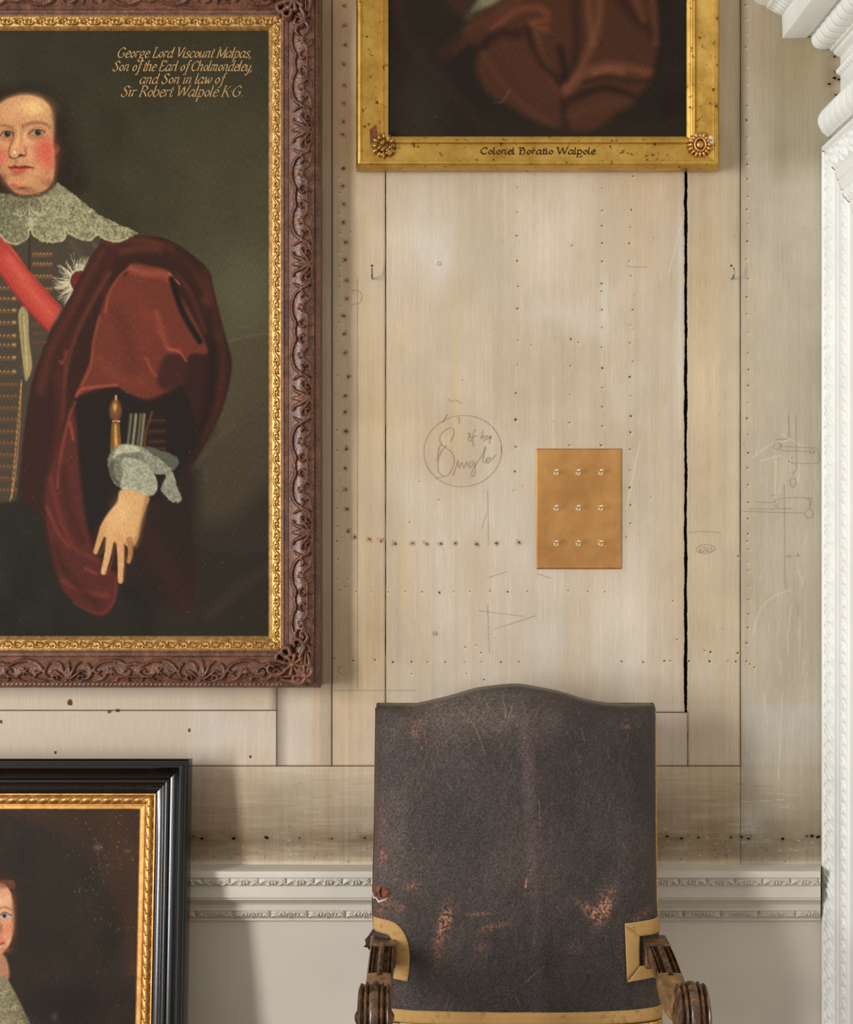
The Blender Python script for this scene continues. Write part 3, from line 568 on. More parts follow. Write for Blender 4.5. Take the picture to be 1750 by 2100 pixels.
# dado rail
def zz(py, p): return CAMZ-(py-1050)*(CAMD-p)/F
class Tile:
    """height tile drawn with rounded strokes; u wraps"""
    def __init__(s, w, h, res=1.0):
        s.w, s.h, s.res = w, h, res; s.X, s.Y = np.meshgrid(np.arange(0, w, 1/res), np.arange(0, h+1, 1/res)); s.a = np.zeros(s.X.shape)
    def st(s, pts, w, hh=1.0, wrap=True):
        p = cr(pts, 5) if len(pts) > 2 else np.array(pts, float)
        ws = np.interp(np.linspace(0, 1, len(p)), np.linspace(0, 1, len(np.atleast_1d(w))), np.atleast_1d(w)) if np.ndim(w) else np.full(len(p), float(w))
        for off in ((-s.w, 0, s.w) if wrap else (0,)):
            d, _, wv = segdist(s.X, s.Y, p+np.array([off, 0]), False, ws)
            s.a = np.maximum(s.a, hh*np.sqrt(np.clip(1-(d/np.maximum(wv, .1))**2, 0, 1)))
    def sample(s, u, v):
        fx = np.mod(u, s.w)*s.res; fy = np.clip(v, 0, s.h-.01)*s.res; i = np.floor(fx).astype(int); j = np.floor(fy).astype(int)
        n = s.a.shape[1]; m = s.a.shape[0]; a = fx-i; b = fy-j; i0 = i % n; i1 = (i+1) % n; j0 = np.minimum(j, m-1); j1 = np.minimum(j+1, m-1)
        return (s.a[j0, i0]*(1-a)+s.a[j0, i1]*a)*(1-b)+(s.a[j1, i0]*(1-a)+s.a[j1, i1]*a)*b

TA = Tile(57, 16, 2); TB = Tile(77, 18, 2); TC = Tile(82, 46, 1.5); TD = Tile(48, 24, 2)
for sgn in (1, -1):
    q = lambda c, pts: [(c+sgn*x, y) for x, y in pts]
    TA.st(q(28.5, [(0, 1.5), (5, 2), (7, 6), (4.5, 9.5)]), [1.4, 1.8, 1.8, 1.4]); TA.st(q(28.5, [(4.5, 9), (9, 13), (15, 13), (19, 9)]), [1.4, 2, 2, 1.0], .9); TA.st(q(28.5, [(9, 2), (18, 3), (25, 9), (28, 13)]), [1.5, 3, 3, 1.5], .8)
    TB.st(q(38.5, [(0, 2), (4, 3), (6, 8), (3, 12)]), [1.3, 1.7, 1.7, 1.3]); TB.st(q(38.5, [(8, 12), (12, 7), (9, 2.5), (16, 2), (19, 7), (15, 13)]), [1.3, 1.8, 1.6, 1.8, 1.8, 1.2], .9); TB.st(q(38.5, [(20, 12), (26, 8), (33, 10), (37, 15)]), [1.5, 2.6, 2.4, 1.2], .8); TB.st(q(38.5, [(20, 2), (28, 2.5), (32, 5)]), [1.4, 2, 1.2], .7)
TA.st([(28.5, 5), (28.5, 12)], [1.4, 2.4], 1.0); TB.st([(38.5, 6), (38.5, 15)], [1.2, 2.6], 1.0)
TA.st([(0, 3), (0, .5)], [.6, 3.4], .0)
for k in range(1):
    TC.st([(2, 44), (8, 30), (6, 16), (16, 8), (28, 12), (30, 24), (22, 32), (16, 26)], [2.2, 2.6, 2.6, 2.8, 2.8, 2.6, 2.4, 1.8]); TC.st([(30, 44), (40, 36), (46, 24), (42, 12), (50, 6)], [2.2, 3, 3, 2.4, 1.6]); TC.st([(54, 40), (60, 26), (56, 12), (66, 5), (78, 8), (82, 18), (76, 26)], [2, 2.6, 2.4, 2.6, 2.6, 2.4, 1.6]); TC.st([(60, 44), (70, 38), (78, 40)], [1.8, 2.8, 1.4]); TC.st([(38, 8), (34, 3)], [2, 1.4])
    TD.st([(4, 2), (4, 12), (12, 17), (20, 12), (20, 2)], 1.9); TD.st([(24, 3), (32, 14), (40, 16), (44, 6)], [1.5, 2.4, 2.2, 1.4], .8); TD.st([(12, 4), (12, 10)], [1.4, 2.2], .9)
def egg(u, v, per, kind):
    t = TA if kind == 0 else TB; h = t.sample(np.mod(u/per, 1)*t.w, np.full(len(u), v*t.h)); fr = np.abs(np.mod(u/per, 1)-.5)*2
    return h*1.1-np.where((fr > .90+.1*v*1.6) & (v < .55), 1.1, 0)
def leafrun(u, v, per): return TC.sample(np.mod(u/per, 1)*TC.w, np.full(len(u), v*TC.h))
def beadrun(u, v, per): return TD.sample(np.mod(u/per, 1)*TD.w, np.full(len(u), v*TD.h))
prof = [(.0, zz(1773, 0), None, 0), (.066, zz(1787, .066), None, 0), (.066, zz(1800, .066), None, 0)]
def moulding_rows():
    rows = []   # (d, z, kind, v)
    rows.append((0, .877+.0, -1, 0)); rows.append((.060, .8775, -1, 0)); rows.append((.0655, .8765, -1, 0)); rows.append((.066, .875, -1, 0)); rows.append((.066, zz(1800, .066), -1, 0)); rows.append((.060, zz(1801.5, .06), -1, 0))
    for v in np.linspace(0, 1, 18):
        p = .060-.010*v-.004*math.sin(v*math.pi)*-1; rows.append((p, zz(1802+16*v, .055), 0, v))
    rows.append((.050, zz(1819, .05), -1, 0)); rows.append((.0505, zz(1820, .05), -1, 0)); rows.append((.0505, zz(1841, .05), -1, 0)); rows.append((.046, zz(1842.5, .046), -1, 0))
    for v in np.linspace(0, 1, 8):
        rows.append((.046-.024*math.sin(v*math.pi/2), zz(1843+19*v, .035), -1, 0))
    rows.append((.026, zz(1863, .025), -1, 0)); rows.append((.026, zz(1867, .025), -1, 0)); rows.append((.020, zz(1867.6, .02), -1, 0))
    for v in np.linspace(0, 1, 20):
        p = .021-.013*v+.004*math.sin(v*math.pi); rows.append((p, zz(1868+17*v, .015), 1, v))
    rows.append((.009, zz(1886, .01), -1, 0)); rows.append((.009, zz(1888, .01), -1, 0)); rows.append((.0, zz(1889, .0), -1, 0))
    return rows
R = moulding_rows(); xs = np.concatenate([np.arange(-1.9, -.51, .05), np.arange(-.51, .815, .0015)])
V = np.zeros((len(R), len(xs), 3))
for i, (d, z, kd, v) in enumerate(R):
    h = np.zeros(len(xs)) if kd < 0 else egg(xs+(.012 if kd else 0), v, .0565 if kd == 0 else .0765, kd)*.0040*min(1, .4+v*6)*min(1, .3+(1-v)*8)
    xe = .8085-d*.235; V[i, :, 0] = np.minimum(xs, xe); V[i, :, 1] = -(d+h*np.clip((xe-xs)/.004, 0, 1)); V[i, :, 2] = z
endc = V[:, -1:, :].copy(); endc[:, 0, 0] = .8088; endc[:, 0, 1] *= .05; V = np.concatenate([V, endc], 1)
me = raw_mesh('trim_1', V, [gridfaces(len(R), len(xs)+1)]); me.set_sharp_from_angle(angle=math.radians(48)); o = link('trim_1', me, M['rail']); o['kind'] = 'structure'; o['label'] = 'carved dado rail'

# door surround on the right wall: architrave + entablature
tr = empty('trim_2', (0.85, 0, 0), kind='structure'); tr['label'] = 'white carved door surround at the right edge'
def arch_profile():
    r = [(0, .850, -1, 0), (.0, .810, -1, 0), (.002, .8085, -1, 0), (.010, .8085, -1, 0), (.012, .8115, -1, 0)]
    for v in np.linspace(0, 1, 22): r.append((.013+.045*v, .813+.009*v-.003*math.sin(math.pi*v), 0, v))
    r += [(.0595, .8245, -1, 0), (.061, .822, -1, 0), (.083, .822, -1, 0), (.0835, .8235, -1, 0), (.107, .8235, -1, 0), (.109, .826, -1, 0)]
    for v in np.linspace(0, 1, 12): r.append((.110+.026*v, .824+.006*v-.002*math.sin(math.pi*v), 1, v))
    r += [(.138, .833, -1, 0), (.20, .833, -1, 0), (.205, .842, -1, 0), (.21, .850, -1, 0)]
    return r
A = arch_profile(); ZT = 1.6+.748
for side in ('jamb', 'head'):
    L = np.arange(0, 1, 1)
    if side == 'jamb': us = np.concatenate([[0, .2, .4], np.arange(.5, ZT, .0016)])      # z from the floor
    else: us = np.concatenate([np.arange(0, .5, .0016), [1.2]])                          # y towards the room
    V = np.zeros((len(A), len(us), 3))
    for i, (s, xx, kd, v) in enumerate(A):
        if side == 'jamb': z = us*(ZT-s)/ZT; y = np.full(len(us), -(.004+s)); u = us
        else: y = -(.004+s+us*(1.2-s)/1.2); z = np.full(len(us), ZT-s); u = us
        h = 0; fade = np.clip((ZT-u)/.006, 0, 1) if side == 'jamb' else np.clip((u-.001)/.006, 0, 1)
        if kd == 0: h = leafrun(u, v, .0815)*.0042*min(1, v*8, (1-v)*8)*fade
        if kd == 1: h = beadrun(u, v, .048)*.0034*min(1, v*8+.2, (1-v)*8+.2)*fade
        V[i, :, 0] = xx-h; V[i, :, 1] = y; V[i, :, 2] = z
    me = raw_mesh('architrave', V, [gridfaces(len(A), len(us), flip=(side == 'jamb'))]); me.set_sharp_from_angle(angle=math.radians(48))
    link('architrave', me, M['white'], tr)
def wx(px): return (px-875)/1000.
def wz(py): return CAMZ-(py-1050)/1000.
def arc2(a, b, c, n): return list(cr([a, b, c], n))
E = []   # (x px, y py, kind, v)
def seg(pts, kind=-1, n=1, sm=False):
    p = cr(pts, n) if sm else np.array(pts, float)
    for i, q in enumerate(p): E.append((q[0], q[1], kind, i/(len(p)-1)))
seg([(1724, -150), (1510, -150), (1510, -40)]); seg([(1512, -38), (1525, -28), (1536, -8), (1556, 8), (1572, 13)], n=4, sm=True)
seg([(1573, 14), (1573, 18), (1577, 19)]); seg([(1578, 19), (1586, 21), (1594, 27), (1602, 32)], 1, 4, True)
seg([(1604, 32), (1605, 78), (1606, 79), (1655, 78), (1656, 74), (1664, 74)]); seg([(1666, 76), (1667, 86), (1674, 95), (1686, 99), (1701, 100)], 2, 6, True)
seg([(1702, 101), (1703, 105), (1709, 106)]); seg([(1710, 106), (1712, 112), (1722, 117)], n=4, sm=True)
seg([(1724, 118), (1724, 138)]); seg([(1724, 138), (1717, 143), (1716, 150), (1724, 156)], 1, 4, True)
seg([(1724, 158), (1724, 196)]); seg([(1722, 198), (1700, 213), (1687, 230), (1683, 248), (1687, 266), (1699, 280)], 3, 8, True)
seg([(1701, 281), (1724, 282), (1724, 300)])
us = np.concatenate([np.arange(0, .62, .0022), [1.3]]); V = np.zeros((len(E), len(us), 3)); EE = np.array([(e[0], e[1]) for e in E])
tg = np.gradient(EE, axis=0); tg /= np.hypot(tg[:, 0], tg[:, 1])[:, None]+1e-9
for i, (x, y, kd, v) in enumerate(E):
    h = np.zeros(len(us))
    if kd == 1: h = (.5+.5*np.cos(2*math.pi*us/.02+v*3))*3.0*math.sin(math.pi*min(max(v, .05), .95))
    if kd == 2: h = np.abs(np.sin(math.pi*(us+.012*v)/.042))**.6*6.5*math.sin(math.pi*min(max(v*.9+.1, .05), .95))+1.2*np.exp(-((np.mod(us/.042+.28*v, 1)-.5)/.10)**2)
    if kd == 3: h = (np.abs(np.sin(math.pi*(us+.03*v)/.046))**.5*4.0+1.8*np.abs(np.sin(math.pi*(us+.03*v)/.0115)))*math.sin(math.pi*min(max(v, .05), .95))**.5
    nx, ny = -abs(tg[i, 1]), abs(tg[i, 0]); V[i, :, 0] = wx(x)+nx*h/1000; V[i, :, 1] = -us-.0005; V[i, :, 2] = wz(y)-ny*h/1000
me = raw_mesh('entablature', V, [gridfaces(len(E), len(us), flip=False)]); me.set_sharp_from_angle(angle=math.radians(48)); link('entablature', me, M['white'], tr)
# closed ends against the back wall are hidden by the wall itself

# ------------------------------------------------------------------ picture frames
def scroll_tile(P_=273, H=52):
    t = Tile(P_, H, 1.0); c = P_/2
    for s in (1, -1):
        m = lambda pts: [(c+s*x, y) for x, y in pts]
        # palmette leaves
        t.st(m([(0, 44), (3, 28), (0, 8)]), [2, 4, 2.2]); t.st(m([(2, 42), (10, 26), (16, 12), (25, 8)]), [2, 4, 3, 1.5]); t.st(m([(3, 44), (16, 34), (27, 26), (34, 28)]), [2, 3.5, 3, 1.5])
        # volute beside the palmette and the long C arc
        t.st(m([(4, 46), (18, 49), (30, 44), (30, 36), (22, 36), (21, 42)]), [2.2, 3, 3, 3, 2.6, 2.6])
        t.st(m([(30, 44), (42, 40), (50, 26), (62, 12), (82, 5), (104, 7), (120, 14), (136, 10)]), [2.5, 3.5, 3.4, 3.2, 3, 3, 3, 2.5])
        t.st(m([(52, 24), (60, 30), (68, 26)]), [2.5, 3, 1.5]); t.st(m([(48, 30), (44, 18), (38, 10)]), [2, 3, 1.4])
        # foliage and flowers below the arc
        for k in range(5):
            a = 2*math.pi*k/5; t.st(m([(88, 27), (88+6*math.cos(a), 27+6*math.sin(a))]), [2.2, 2.8], .85)
        t.st(m([(94, 30), (106, 38), (120, 36), (128, 28), (120, 22), (114, 27)]), [2, 3, 3, 2.8, 2.4, 2.4]); t.st(m([(80, 32), (70, 42), (56, 46), (44, 48)]), [2, 3.4, 3.2, 2])
        t.st(m([(70, 40), (64, 34)]), [2.5, 1.5]); t.st(m([(104, 36), (98, 46), (88, 48)]), [2, 3, 1.6]); t.st(m([(120, 38), (124, 48)]), [2.6, 1.6])
    t.st([(P_-16, 12), (P_+16, 12)], 2.4, .9); t.st([(P_-16, 38), (P_+16, 38)], 2.2, .9)
    return t
def slip_tile(P_=44, H=20):
    t = Tile(P_, H, 1.5)
    t.st([(0, 16), (8, 6), (18, 5), (22, 12), (16, 14)], [2, 2.6, 2.6, 2.4, 1.8]); t.st([(22, 4), (30, 14), (40, 15), (44, 9), (38, 7)], [2, 2.6, 2.6, 2.2, 1.6]); t.st([(12, 10), (10, 16)], [2, 1.2]); t.st([(33, 10), (34, 4)], [2, 1.2]); t.st([(26, 6), (28, 16)], [1.4, 1.8])
    return t
def frame(name, T, w, h, prof, mat, parent, relief=None, fine=((0, 0), (0, 0), (0, 0), (0, 0)), du=.0012, coarse=.05, colf=None, sharp=45):
    """inner opening w x h (local origin = inner bottom left); prof rows (v out, c height, kind, t); T(a,b,c)->world.
       sides: bottom,right,top,left; fine = u-range (m) per side that gets dense sampling"""
    Vs = []; Fs = []; off = 0
    sides = [((0, 0), (1, 0), (0, -1), w), ((w, 0), (0, 1), (1, 0), h), ((w, h), (-1, 0), (0, 1), w), ((0, h), (0, -1), (-1, 0), h)]
    for si, (o, du_, dv, L) in enumerate(sides):
        vmax = prof[-1][0]; f0, f1 = fine[si]
        base = [-vmax] + list(np.arange(-vmax, f0, coarse)) + list(np.arange(max(f0, -vmax), min(f1, L+vmax), du)) + list(np.arange(max(f1, -vmax), L+vmax, coarse)) + [L+vmax]
        base = np.unique(np.round(base, 6)); n = len(base); A3 = np.zeros((len(prof), n, 3))
        for i, (v, c, kd, t) in enumerate(prof):
            u = np.clip(base, -v, L+v)
            hh = relief(u, v, kd, t, si) if (relief is not None and kd >= 0) else 0
            A3[i, :, 0] = o[0]+du_[0]*u+dv[0]*v; A3[i, :, 1] = o[1]+du_[1]*u+dv[1]*v; A3[i, :, 2] = c+hh
        Vs.append(A3.reshape(-1, 3)); Fs.append(gridfaces(len(prof), n, off, flip=False)); off += len(prof)*n
    V = np.concatenate(Vs); Wd = T(V[:, 0], V[:, 1], V[:, 2])
    me = raw_mesh(name, Wd, Fs); me.set_sharp_from_angle(angle=math.radians(sharp)); return link(name, me, mat, parent)
def rowsp(v0, v1, c0, c1, n, kd, bulge=0):
    return [(v0+(v1-v0)*t, c0+(c1-c0)*t+bulge*math.sin(math.pi*t), kd, t) for t in np.linspace(0, 1, n)]
def flatT(px0, pyb, d):
    """local origin at pixel (px0,pyb) on plane at distance d from wall, c toward the room"""
    o = P(px0, pyb, d)
    return lambda a, b, c: np.stack([o[0]+a, o[1]-c, o[2]+b], -1)
def canvas(name, T, w, h, paint, xs, ys, parent, mat=None):
    A_, B_ = np.meshgrid(xs, ys); Z = (fbm(A_*1000, B_*1000, 200, 200, 90, 2)-.5)*.002*0
    Wd = T(A_.ravel(), B_.ravel(), Z.ravel()); px, py = project(Wd); c = paint.sample(px, py)
    me = raw_mesh(name, Wd, [gridfaces(len(ys), len(xs), flip=True)]); setcol(me, c); return link(name, me, mat or M['canvas'], parent)

K5 = (CAMD-.065)/F    # metres per pixel at picture depth

# ================= large portrait, left =================
pt = Paint(-500, 50, 566, 1316, (60, 54, 38)); X, Y = pt.X, pt.Y
b0 = np.array([50, 45, 31]); b1 = np.array([80, 73, 53]); b2 = np.array([37, 33, 27])
t = np.clip((Y-60)/560, 0, 1)[..., None]; r_ = np.clip((np.abs(X-30)-120)/350, 0, 1)[..., None]
bg = b0*(1-t*r_)+b1*t*r_; t2 = np.clip((Y-640)/500, 0, 1)[..., None]; bg = bg*(1-t2)+b2*t2; pt.c[:] = bg
pt.c += ((fbm(X, Y, 60, 90, 3)-.5)*14)[..., None]
pt.blob(430, 330, 110, 150, (72, 66, 46), .5); pt.blob(250, 110, 220, 60, (50, 44, 30), .5); pt.blob(500, 600, 60, 70, (88, 84, 64), .7)
pt.poly([(455, 730), (480, 700), (515, 690), (570, 680), (570, 760), (540, 900), (450, 900)], (76, 66, 50), 10, .8); pt.stroke([(470, 700), (510, 690), (570, 681)], (106, 88, 62), 4, 5, .6)
pt.poly([(400, 980), (440, 900), (500, 858), (570, 840), (570, 1120), (380, 1100)], (70, 58, 46), 26, .85); pt.stroke([(395, 965), (440, 905), (480, 872)], (92, 72, 54), 9, 14, .55)
pt.poly([(380, 1100), (480, 1060), (570, 1000), (570, 1316), (330, 1316)], (46, 39, 33), 50, .8); pt.stroke([(430, 1260), (500, 1200), (560, 1160)], (66, 54, 44), 12, 30, .6)
# hair
hair = (38, 30, 21)
pt.poly([(-112, 398), (-104, 340), (-92, 280), (-78, 225), (-50, 190), (-10, 178), (20, 176), (70, 172), (112, 186), (140, 225), (152, 290), (168, 345), (176, 385), (150, 398), (112, 390), (0, 400), (-60, 404)], hair, 26, .96, rough=6)
for k in range(40):
    y = random.uniform(200, 380); x = 112+ (y-200)*.22+random.uniform(-4, 24); pt.stroke([(x-6, y-18), (x+5, y), (x-3, y+18)], (random.randint(50, 74), 44, 30), 1.6, 2, .35)
# neck + face
fc = [(-21, 250), (-17, 230), (-4, 213), (17, 199), (43, 192), (69, 193), (89, 201), (105, 218), (111, 239), (112, 263), (111, 289), (114, 323), (113, 357), (108, 376), (96, 390), (72, 399), (51, 401), (33, 397), (15, 381), (3, 362), (-8, 338), (-17, 315), (-21, 285)]
pt.poly(fc, (192, 134, 92), 8)
pt.poly([(112, 296), (121, 300), (122, 310), (113, 316)], (128, 58, 44), 5, .8)
B = pt.blob; K = pt.stroke
for a in [(64, 218, 34, 20, (228, 184, 124), .85), (72, 224, 16, 12, (234, 194, 130), .6), (25, 232, 26, 20, (214, 158, 110), .6), (40, 240, 14, 10, (204, 134, 98), .5), (92, 236, 14, 16, (206, 156, 104), .5),
          (90, 312, 24, 27, (204, 84, 66), .85), (96, 298, 14, 14, (212, 82, 66), .6), (100, 335, 14, 20, (196, 84, 66), .6), (4, 318, 13, 22, (206, 96, 78), .85), (62, 318, 10, 20, (214, 150, 110), .7), (56, 290, 10, 10, (222, 168, 120), .6),
          (51, 277, 3.5, 7, (232, 186, 132), .85), (62, 292, 12, 5, (214, 158, 112), .7), (20, 300, 8, 18, (196, 132, 92), .5), (8, 298, 12, 6, (208, 150, 108), .6), (78, 350, 14, 16, (206, 138, 100), .6), (90, 372, 14, 10, (172, 98, 70), .6), (104, 378, 10, 10, (126, 74, 52), .6),
          (38, 373, 14, 7, (222, 128, 96), .85), (60, 366, 14, 9, (202, 138, 100), .6), (33, 358, 12, 4, (142, 88, 60), .8), (45, 386, 20, 3.5, (112, 58, 40), .85), (28, 380, 10, 4, (130, 70, 48), .6), (58, 393, 22, 5, (128, 66, 48), .6), (8, 366, 7, 14, (124, 78, 52), .7), (0, 345, 5, 14, (156, 96, 66), .5),
          (24, 272, 7, 12, (134, 88, 58), .7), (46, 262, 6, 9, (160, 108, 74), .6), (108, 270, 4, 20, (178, 118, 82), .6), (109, 235, 4, 16, (150, 100, 66), .7)]: B(*a)
K([(-10, 214), (17, 198), (43, 191), (69, 192), (90, 201), (107, 219), (113, 245), (114, 300)], (74, 52, 34), 5, 8, .75); K([(115, 320), (115, 357), (109, 377), (96, 392), (72, 401), (50, 403), (32, 399), (14, 383), (0, 362)], (92, 50, 36), 4, 7, .8)
# brows
K([(47, 259), (58, 254), (79, 251), (94, 255), (105, 263)], (124, 78, 54), [3, 6, 5, 2], 6, .75); K([(-6, 257), (8, 257), (26, 262)], (124, 78, 54), [5, 5, 3], 5, .75)
# nose
pt.poly([(26, 290), (36, 284), (46, 292), (54, 306), (55, 316), (46, 321), (34, 324), (22, 321), (19, 310)], (206, 144, 102), 6, .85)
K([(38, 262), (37, 285), (34, 300)], (226, 172, 120), 4, 6, .8); B(44, 296, 4, 12, (206, 124, 92), .7); B(30, 311, 6, 5, (216, 148, 108), .8); B(30, 312, 2.4, 3, (246, 208, 162), .95)
K([(28, 272), (27, 285), (21, 300), (18, 311), (20, 322)], (118, 70, 48), 3, 4, .85); K([(20, 322), (28, 325), (36, 323), (42, 318), (50, 320), (55, 314)], (98, 50, 36), [3, 3, 2, 5, 3, 1.5], 2.5, .9); B(43, 319, 5, 2.6, (66, 32, 26), .9); B(52, 309, 3.5, 7, (150, 86, 62), .7); B(33, 331, 3, 6, (158, 96, 68), .7)
# eyes
for (x0, x1, ex, ey) in ((59, 91, 78, 272), (1, 25, 15, 275)):
    w_ = (x1-x0)/2; c_ = (x0+x1)/2
    B(c_, ey-6, w_, 5, (210, 150, 104), .6); B(c_, ey+8, w_, 5, (168, 108, 80), .7)
    pt.poly([(x0, ey+3), (c_-w_*.4, ey-4.5), (c_+w_*.4, ey-5.5), (x1, ey-1), (c_+w_*.4, ey+5.5), (c_-w_*.4, ey+6)], (168, 128, 96), 2)
    B(ex, ey, 6.2, 6.2, (24, 26, 26), 1, p=4); B(ex, ey+2.5, 3.5, 2, (58, 64, 60), .6); B(ex+1.5, ey-2.5, 1.1, 1.1, (190, 196, 190), .95)
    K([(x0-1, ey+3), (c_-w_*.4, ey-5), (c_+w_*.4, ey-6), (x1+2, ey-1)], (70, 38, 26), 2.2, 1.8, .95); K([(x0+1, ey+4), (c_, ey+7), (x1, ey+1)], (138, 80, 58), 1.6, 1.8, .85)
    K([(x0+1, ey-4), (c_-3, ey-10), (c_+w_*.5, ey-10), (x1+3, ey-5)], (140, 88, 60), 1.8, 2.5, .8); K([(x0+2, ey+10), (c_, ey+13), (x1, ey+8)], (158, 96, 72), 2, 4, .6)
# mouth
pt.poly([(17, 343), (25, 340), (31, 338), (36, 341), (42, 340), (52, 339), (60, 341), (68, 344), (50, 346), (30, 346)], (140, 56, 44), 2)
pt.poly([(19, 346), (35, 346), (54, 345), (51, 352), (40, 356), (27, 354)], (192, 82, 62), 3); K([(16, 342), (24, 345), (32, 343), (41, 345), (56, 342), (68, 344)], (74, 26, 22), [1.2, 2.2, 1.8, 2.4, 1.8, 1], 1.6, .95); B(68, 345, 3, 3, (120, 66, 48), .7)
m_ = ((X > -22) & (X < 116) & (Y > 188) & (Y < 402))[..., None] & (pt.c.mean(-1) > 80)[..., None]
pt.c[:] = np.where(m_, pt.c+((vnoise(X/1.6, Y/1.6, 91)-.5)*26)[..., None], pt.c)
# doublet
pt.poly([(-150, 1250), (-190, 1000), (-230, 760), (-215, 600), (-170, 520), (-90, 470), (-20, 466), (210, 470), (190, 560), (120, 700), (70, 780), (48, 900), (34, 1026), (-20, 1034), (-90, 1030), (-110, 1250)], (68, 58, 48), 6, 1, False)
pt.poly([(-215, 600), (-180, 640), (-150, 780), (-120, 900), (-60, 980), (-70, 1010), (-150, 980), (-215, 860), (-245, 720)], (52, 44, 37), 10, .9); pt.poly([(-74, 968), (-30, 975), (-6, 990), (-8, 1012), (-40, 1020), (-72, 1008)], (190, 142, 100), 5)
pt.c[:] = np.where(((Y > 1030) & (X < 130))[..., None], pt.c*.96, pt.c)
pt.stroke([(61, 478), (60, 560), (70, 640)], (34, 28, 24), 3, 3, .7); pt.stroke([(150, 500), (185, 560)], (92, 80, 68), 14, 16, .5); pt.stroke([(192, 500), (206, 520), (196, 540)], (110, 92, 80), 6, 8, .6)
def frog(x0, x1, y, c1=(136, 84, 46), c2=(206, 156, 84), a=.9):
    n = max(2, int((x1-x0)/7))
    for k in range(n):
        x = x0+(x1-x0)*(k+.5)/n; pt.stroke([(x-3, y+3), (x, y-3), (x+3, y+2)], c1, 2, 1.6, a)
        pt.blob(x, y, 1.4, 1.4, c2, a*.8)
    pt.stroke([(x0, y+5), (x1, y+5)], c1, 1.4, 1.6, a*.7)
for y in (521, 541, 566, 592): frog(66, 108, y)
for i, y in enumerate((590, 612, 636, 661, 688, 707, 733, 762)): frog(-4, 30, y, (128, 80, 46), (222, 180, 112)); pt.blob(30, y, 3.2, 3.2, (200, 136, 70), .95)
for y in (665, 684, 702): frog(64, 94, y, (104, 56, 38), (140, 84, 52), .7)
for y in np.arange(788, 1025, 24.0): frog(-4, 36, y, (112, 66, 38), (168, 110, 58), .85)
pt.stroke([(44, 780), (40, 880), (30, 985), (20, 1028)], (196, 134, 62), 2, 1.6, .7)
for y in np.arange(790, 1026, 12.0): pt.blob(44-(y-780)*.085, y, 1.4, 5, (222, 156, 72), .8)
pt.poly([(38, 640), (56, 632), (60, 700), (66, 750), (56, 780), (50, 770), (42, 700)], (150, 134, 92), 3); pt.stroke([(48, 650), (52, 700), (56, 760)], (188, 172, 126), 3, 3, .7); pt.stroke([(45, 645), (49, 720)], (106, 90, 58), 2, 2, .6)
# red sash
pt.poly([(-110, 400), (-60, 430), (-6, 474), (17, 496), (60, 556), (127, 631), (99, 681), (50, 628), (-6, 556), (-70, 500), (-140, 450)], (176, 56, 46), 2.5, 1, False)
pt.stroke([(20, 530), (60, 590), (105, 645)], (208, 92, 74), 22, 22, .6); pt.stroke([(-4, 555), (50, 627), (98, 678)], (126, 38, 34), 6, 6, .7); pt.stroke([(-4, 488), (60, 560), (122, 632)], (150, 44, 38), 4, 5, .6)
# star badge
for k in range(110):
    a = math.radians(random.uniform(95, 300)); r1 = random.uniform(20, 25); r2 = random.uniform(34, 60); w2 = random.uniform(-.12, .12)
    pt.stroke([(164+r1*math.cos(a), 577+r1*math.sin(a)), (164+(r1+r2)/2*math.cos(a+w2), 577+(r1+r2)/2*math.sin(a+w2)), (164+r2*math.cos(a+.05), 577+r2*math.sin(a+.05))], random.choice([(206, 196, 166), (170, 160, 132), (222, 214, 190)]), [1.8, .7], 1.2, .8)
pt.blob(164, 577, 21, 23, (104, 36, 30), 1, p=4); pt.stroke(ov(164, 577, 21, 24, 2.2, 5.0), (206, 198, 170), 2, 1.4)
# cloak
ck = [(196, 512), (225, 494), (262, 485), (300, 484), (335, 488), (371, 505), (404, 530), (429, 556), (440, 600), (452, 650), (466, 700), (476, 746), (468, 800), (452, 850), (430, 896), (404, 940), (380, 985), (390, 1060), (400, 1180), (380, 1260), (300, 1190), (244, 1182), (238, 1226), (216, 1262), (178, 1250), (130, 1216), (104, 1150), (80, 1060), (44, 1010), (48, 900), (62, 800), (78, 745), (98, 692), (128, 640), (160, 575)]
pt.poly(ck, (52, 28, 22), 4)
def s(pts, c, w, so, a): pt.stroke(pts, c, w, so, a)
pt.poly([(250, 1010), (400, 960), (392, 1180), (370, 1260), (300, 1200), (250, 1190)], (42, 30, 25), 30, .9); pt.stroke([(300, 1100), (350, 1180), (380, 1250)], (62, 34, 28), 30, 40, .6)
s([(210, 516), (180, 570), (140, 650), (104, 720), (84, 800)], (88, 42, 30), 16, 18, .8); s([(236, 505), (215, 560), (180, 630), (140, 700), (118, 770)], (74, 32, 24), 14, 16, .8)
s([(225, 560), (200, 600), (168, 660), (145, 720), (132, 790)], (112, 56, 38), 6, 9, .7); s([(222, 500), (262, 492), (310, 496), (350, 510)], (96, 42, 32), 12, 12, .8)
s([(250, 515), (300, 508), (350, 520), (395, 560), (425, 620), (440, 690)], (96, 44, 33), 14, 16, .85); s([(340, 515), (380, 545), (410, 600)], (42, 22, 18), 16, 18, .7); s([(420, 560), (440, 640), (456, 740), (445, 830), (415, 900)], (84, 40, 30), 10, 14, .7)
s([(430, 640), (436, 740), (425, 840), (395, 920)], (34, 22, 19), 22, 22, .7)
pt.poly([(262, 560), (271, 541), (310, 545), (346, 559), (357, 587), (390, 640), (420, 700), (424, 726), (392, 726), (376, 760), (372, 786), (336, 806), (300, 818), (260, 806), (237, 792), (196, 798), (156, 813), (168, 780), (184, 745), (192, 700), (202, 655), (214, 616), (238, 576)], (106, 46, 35), 7)
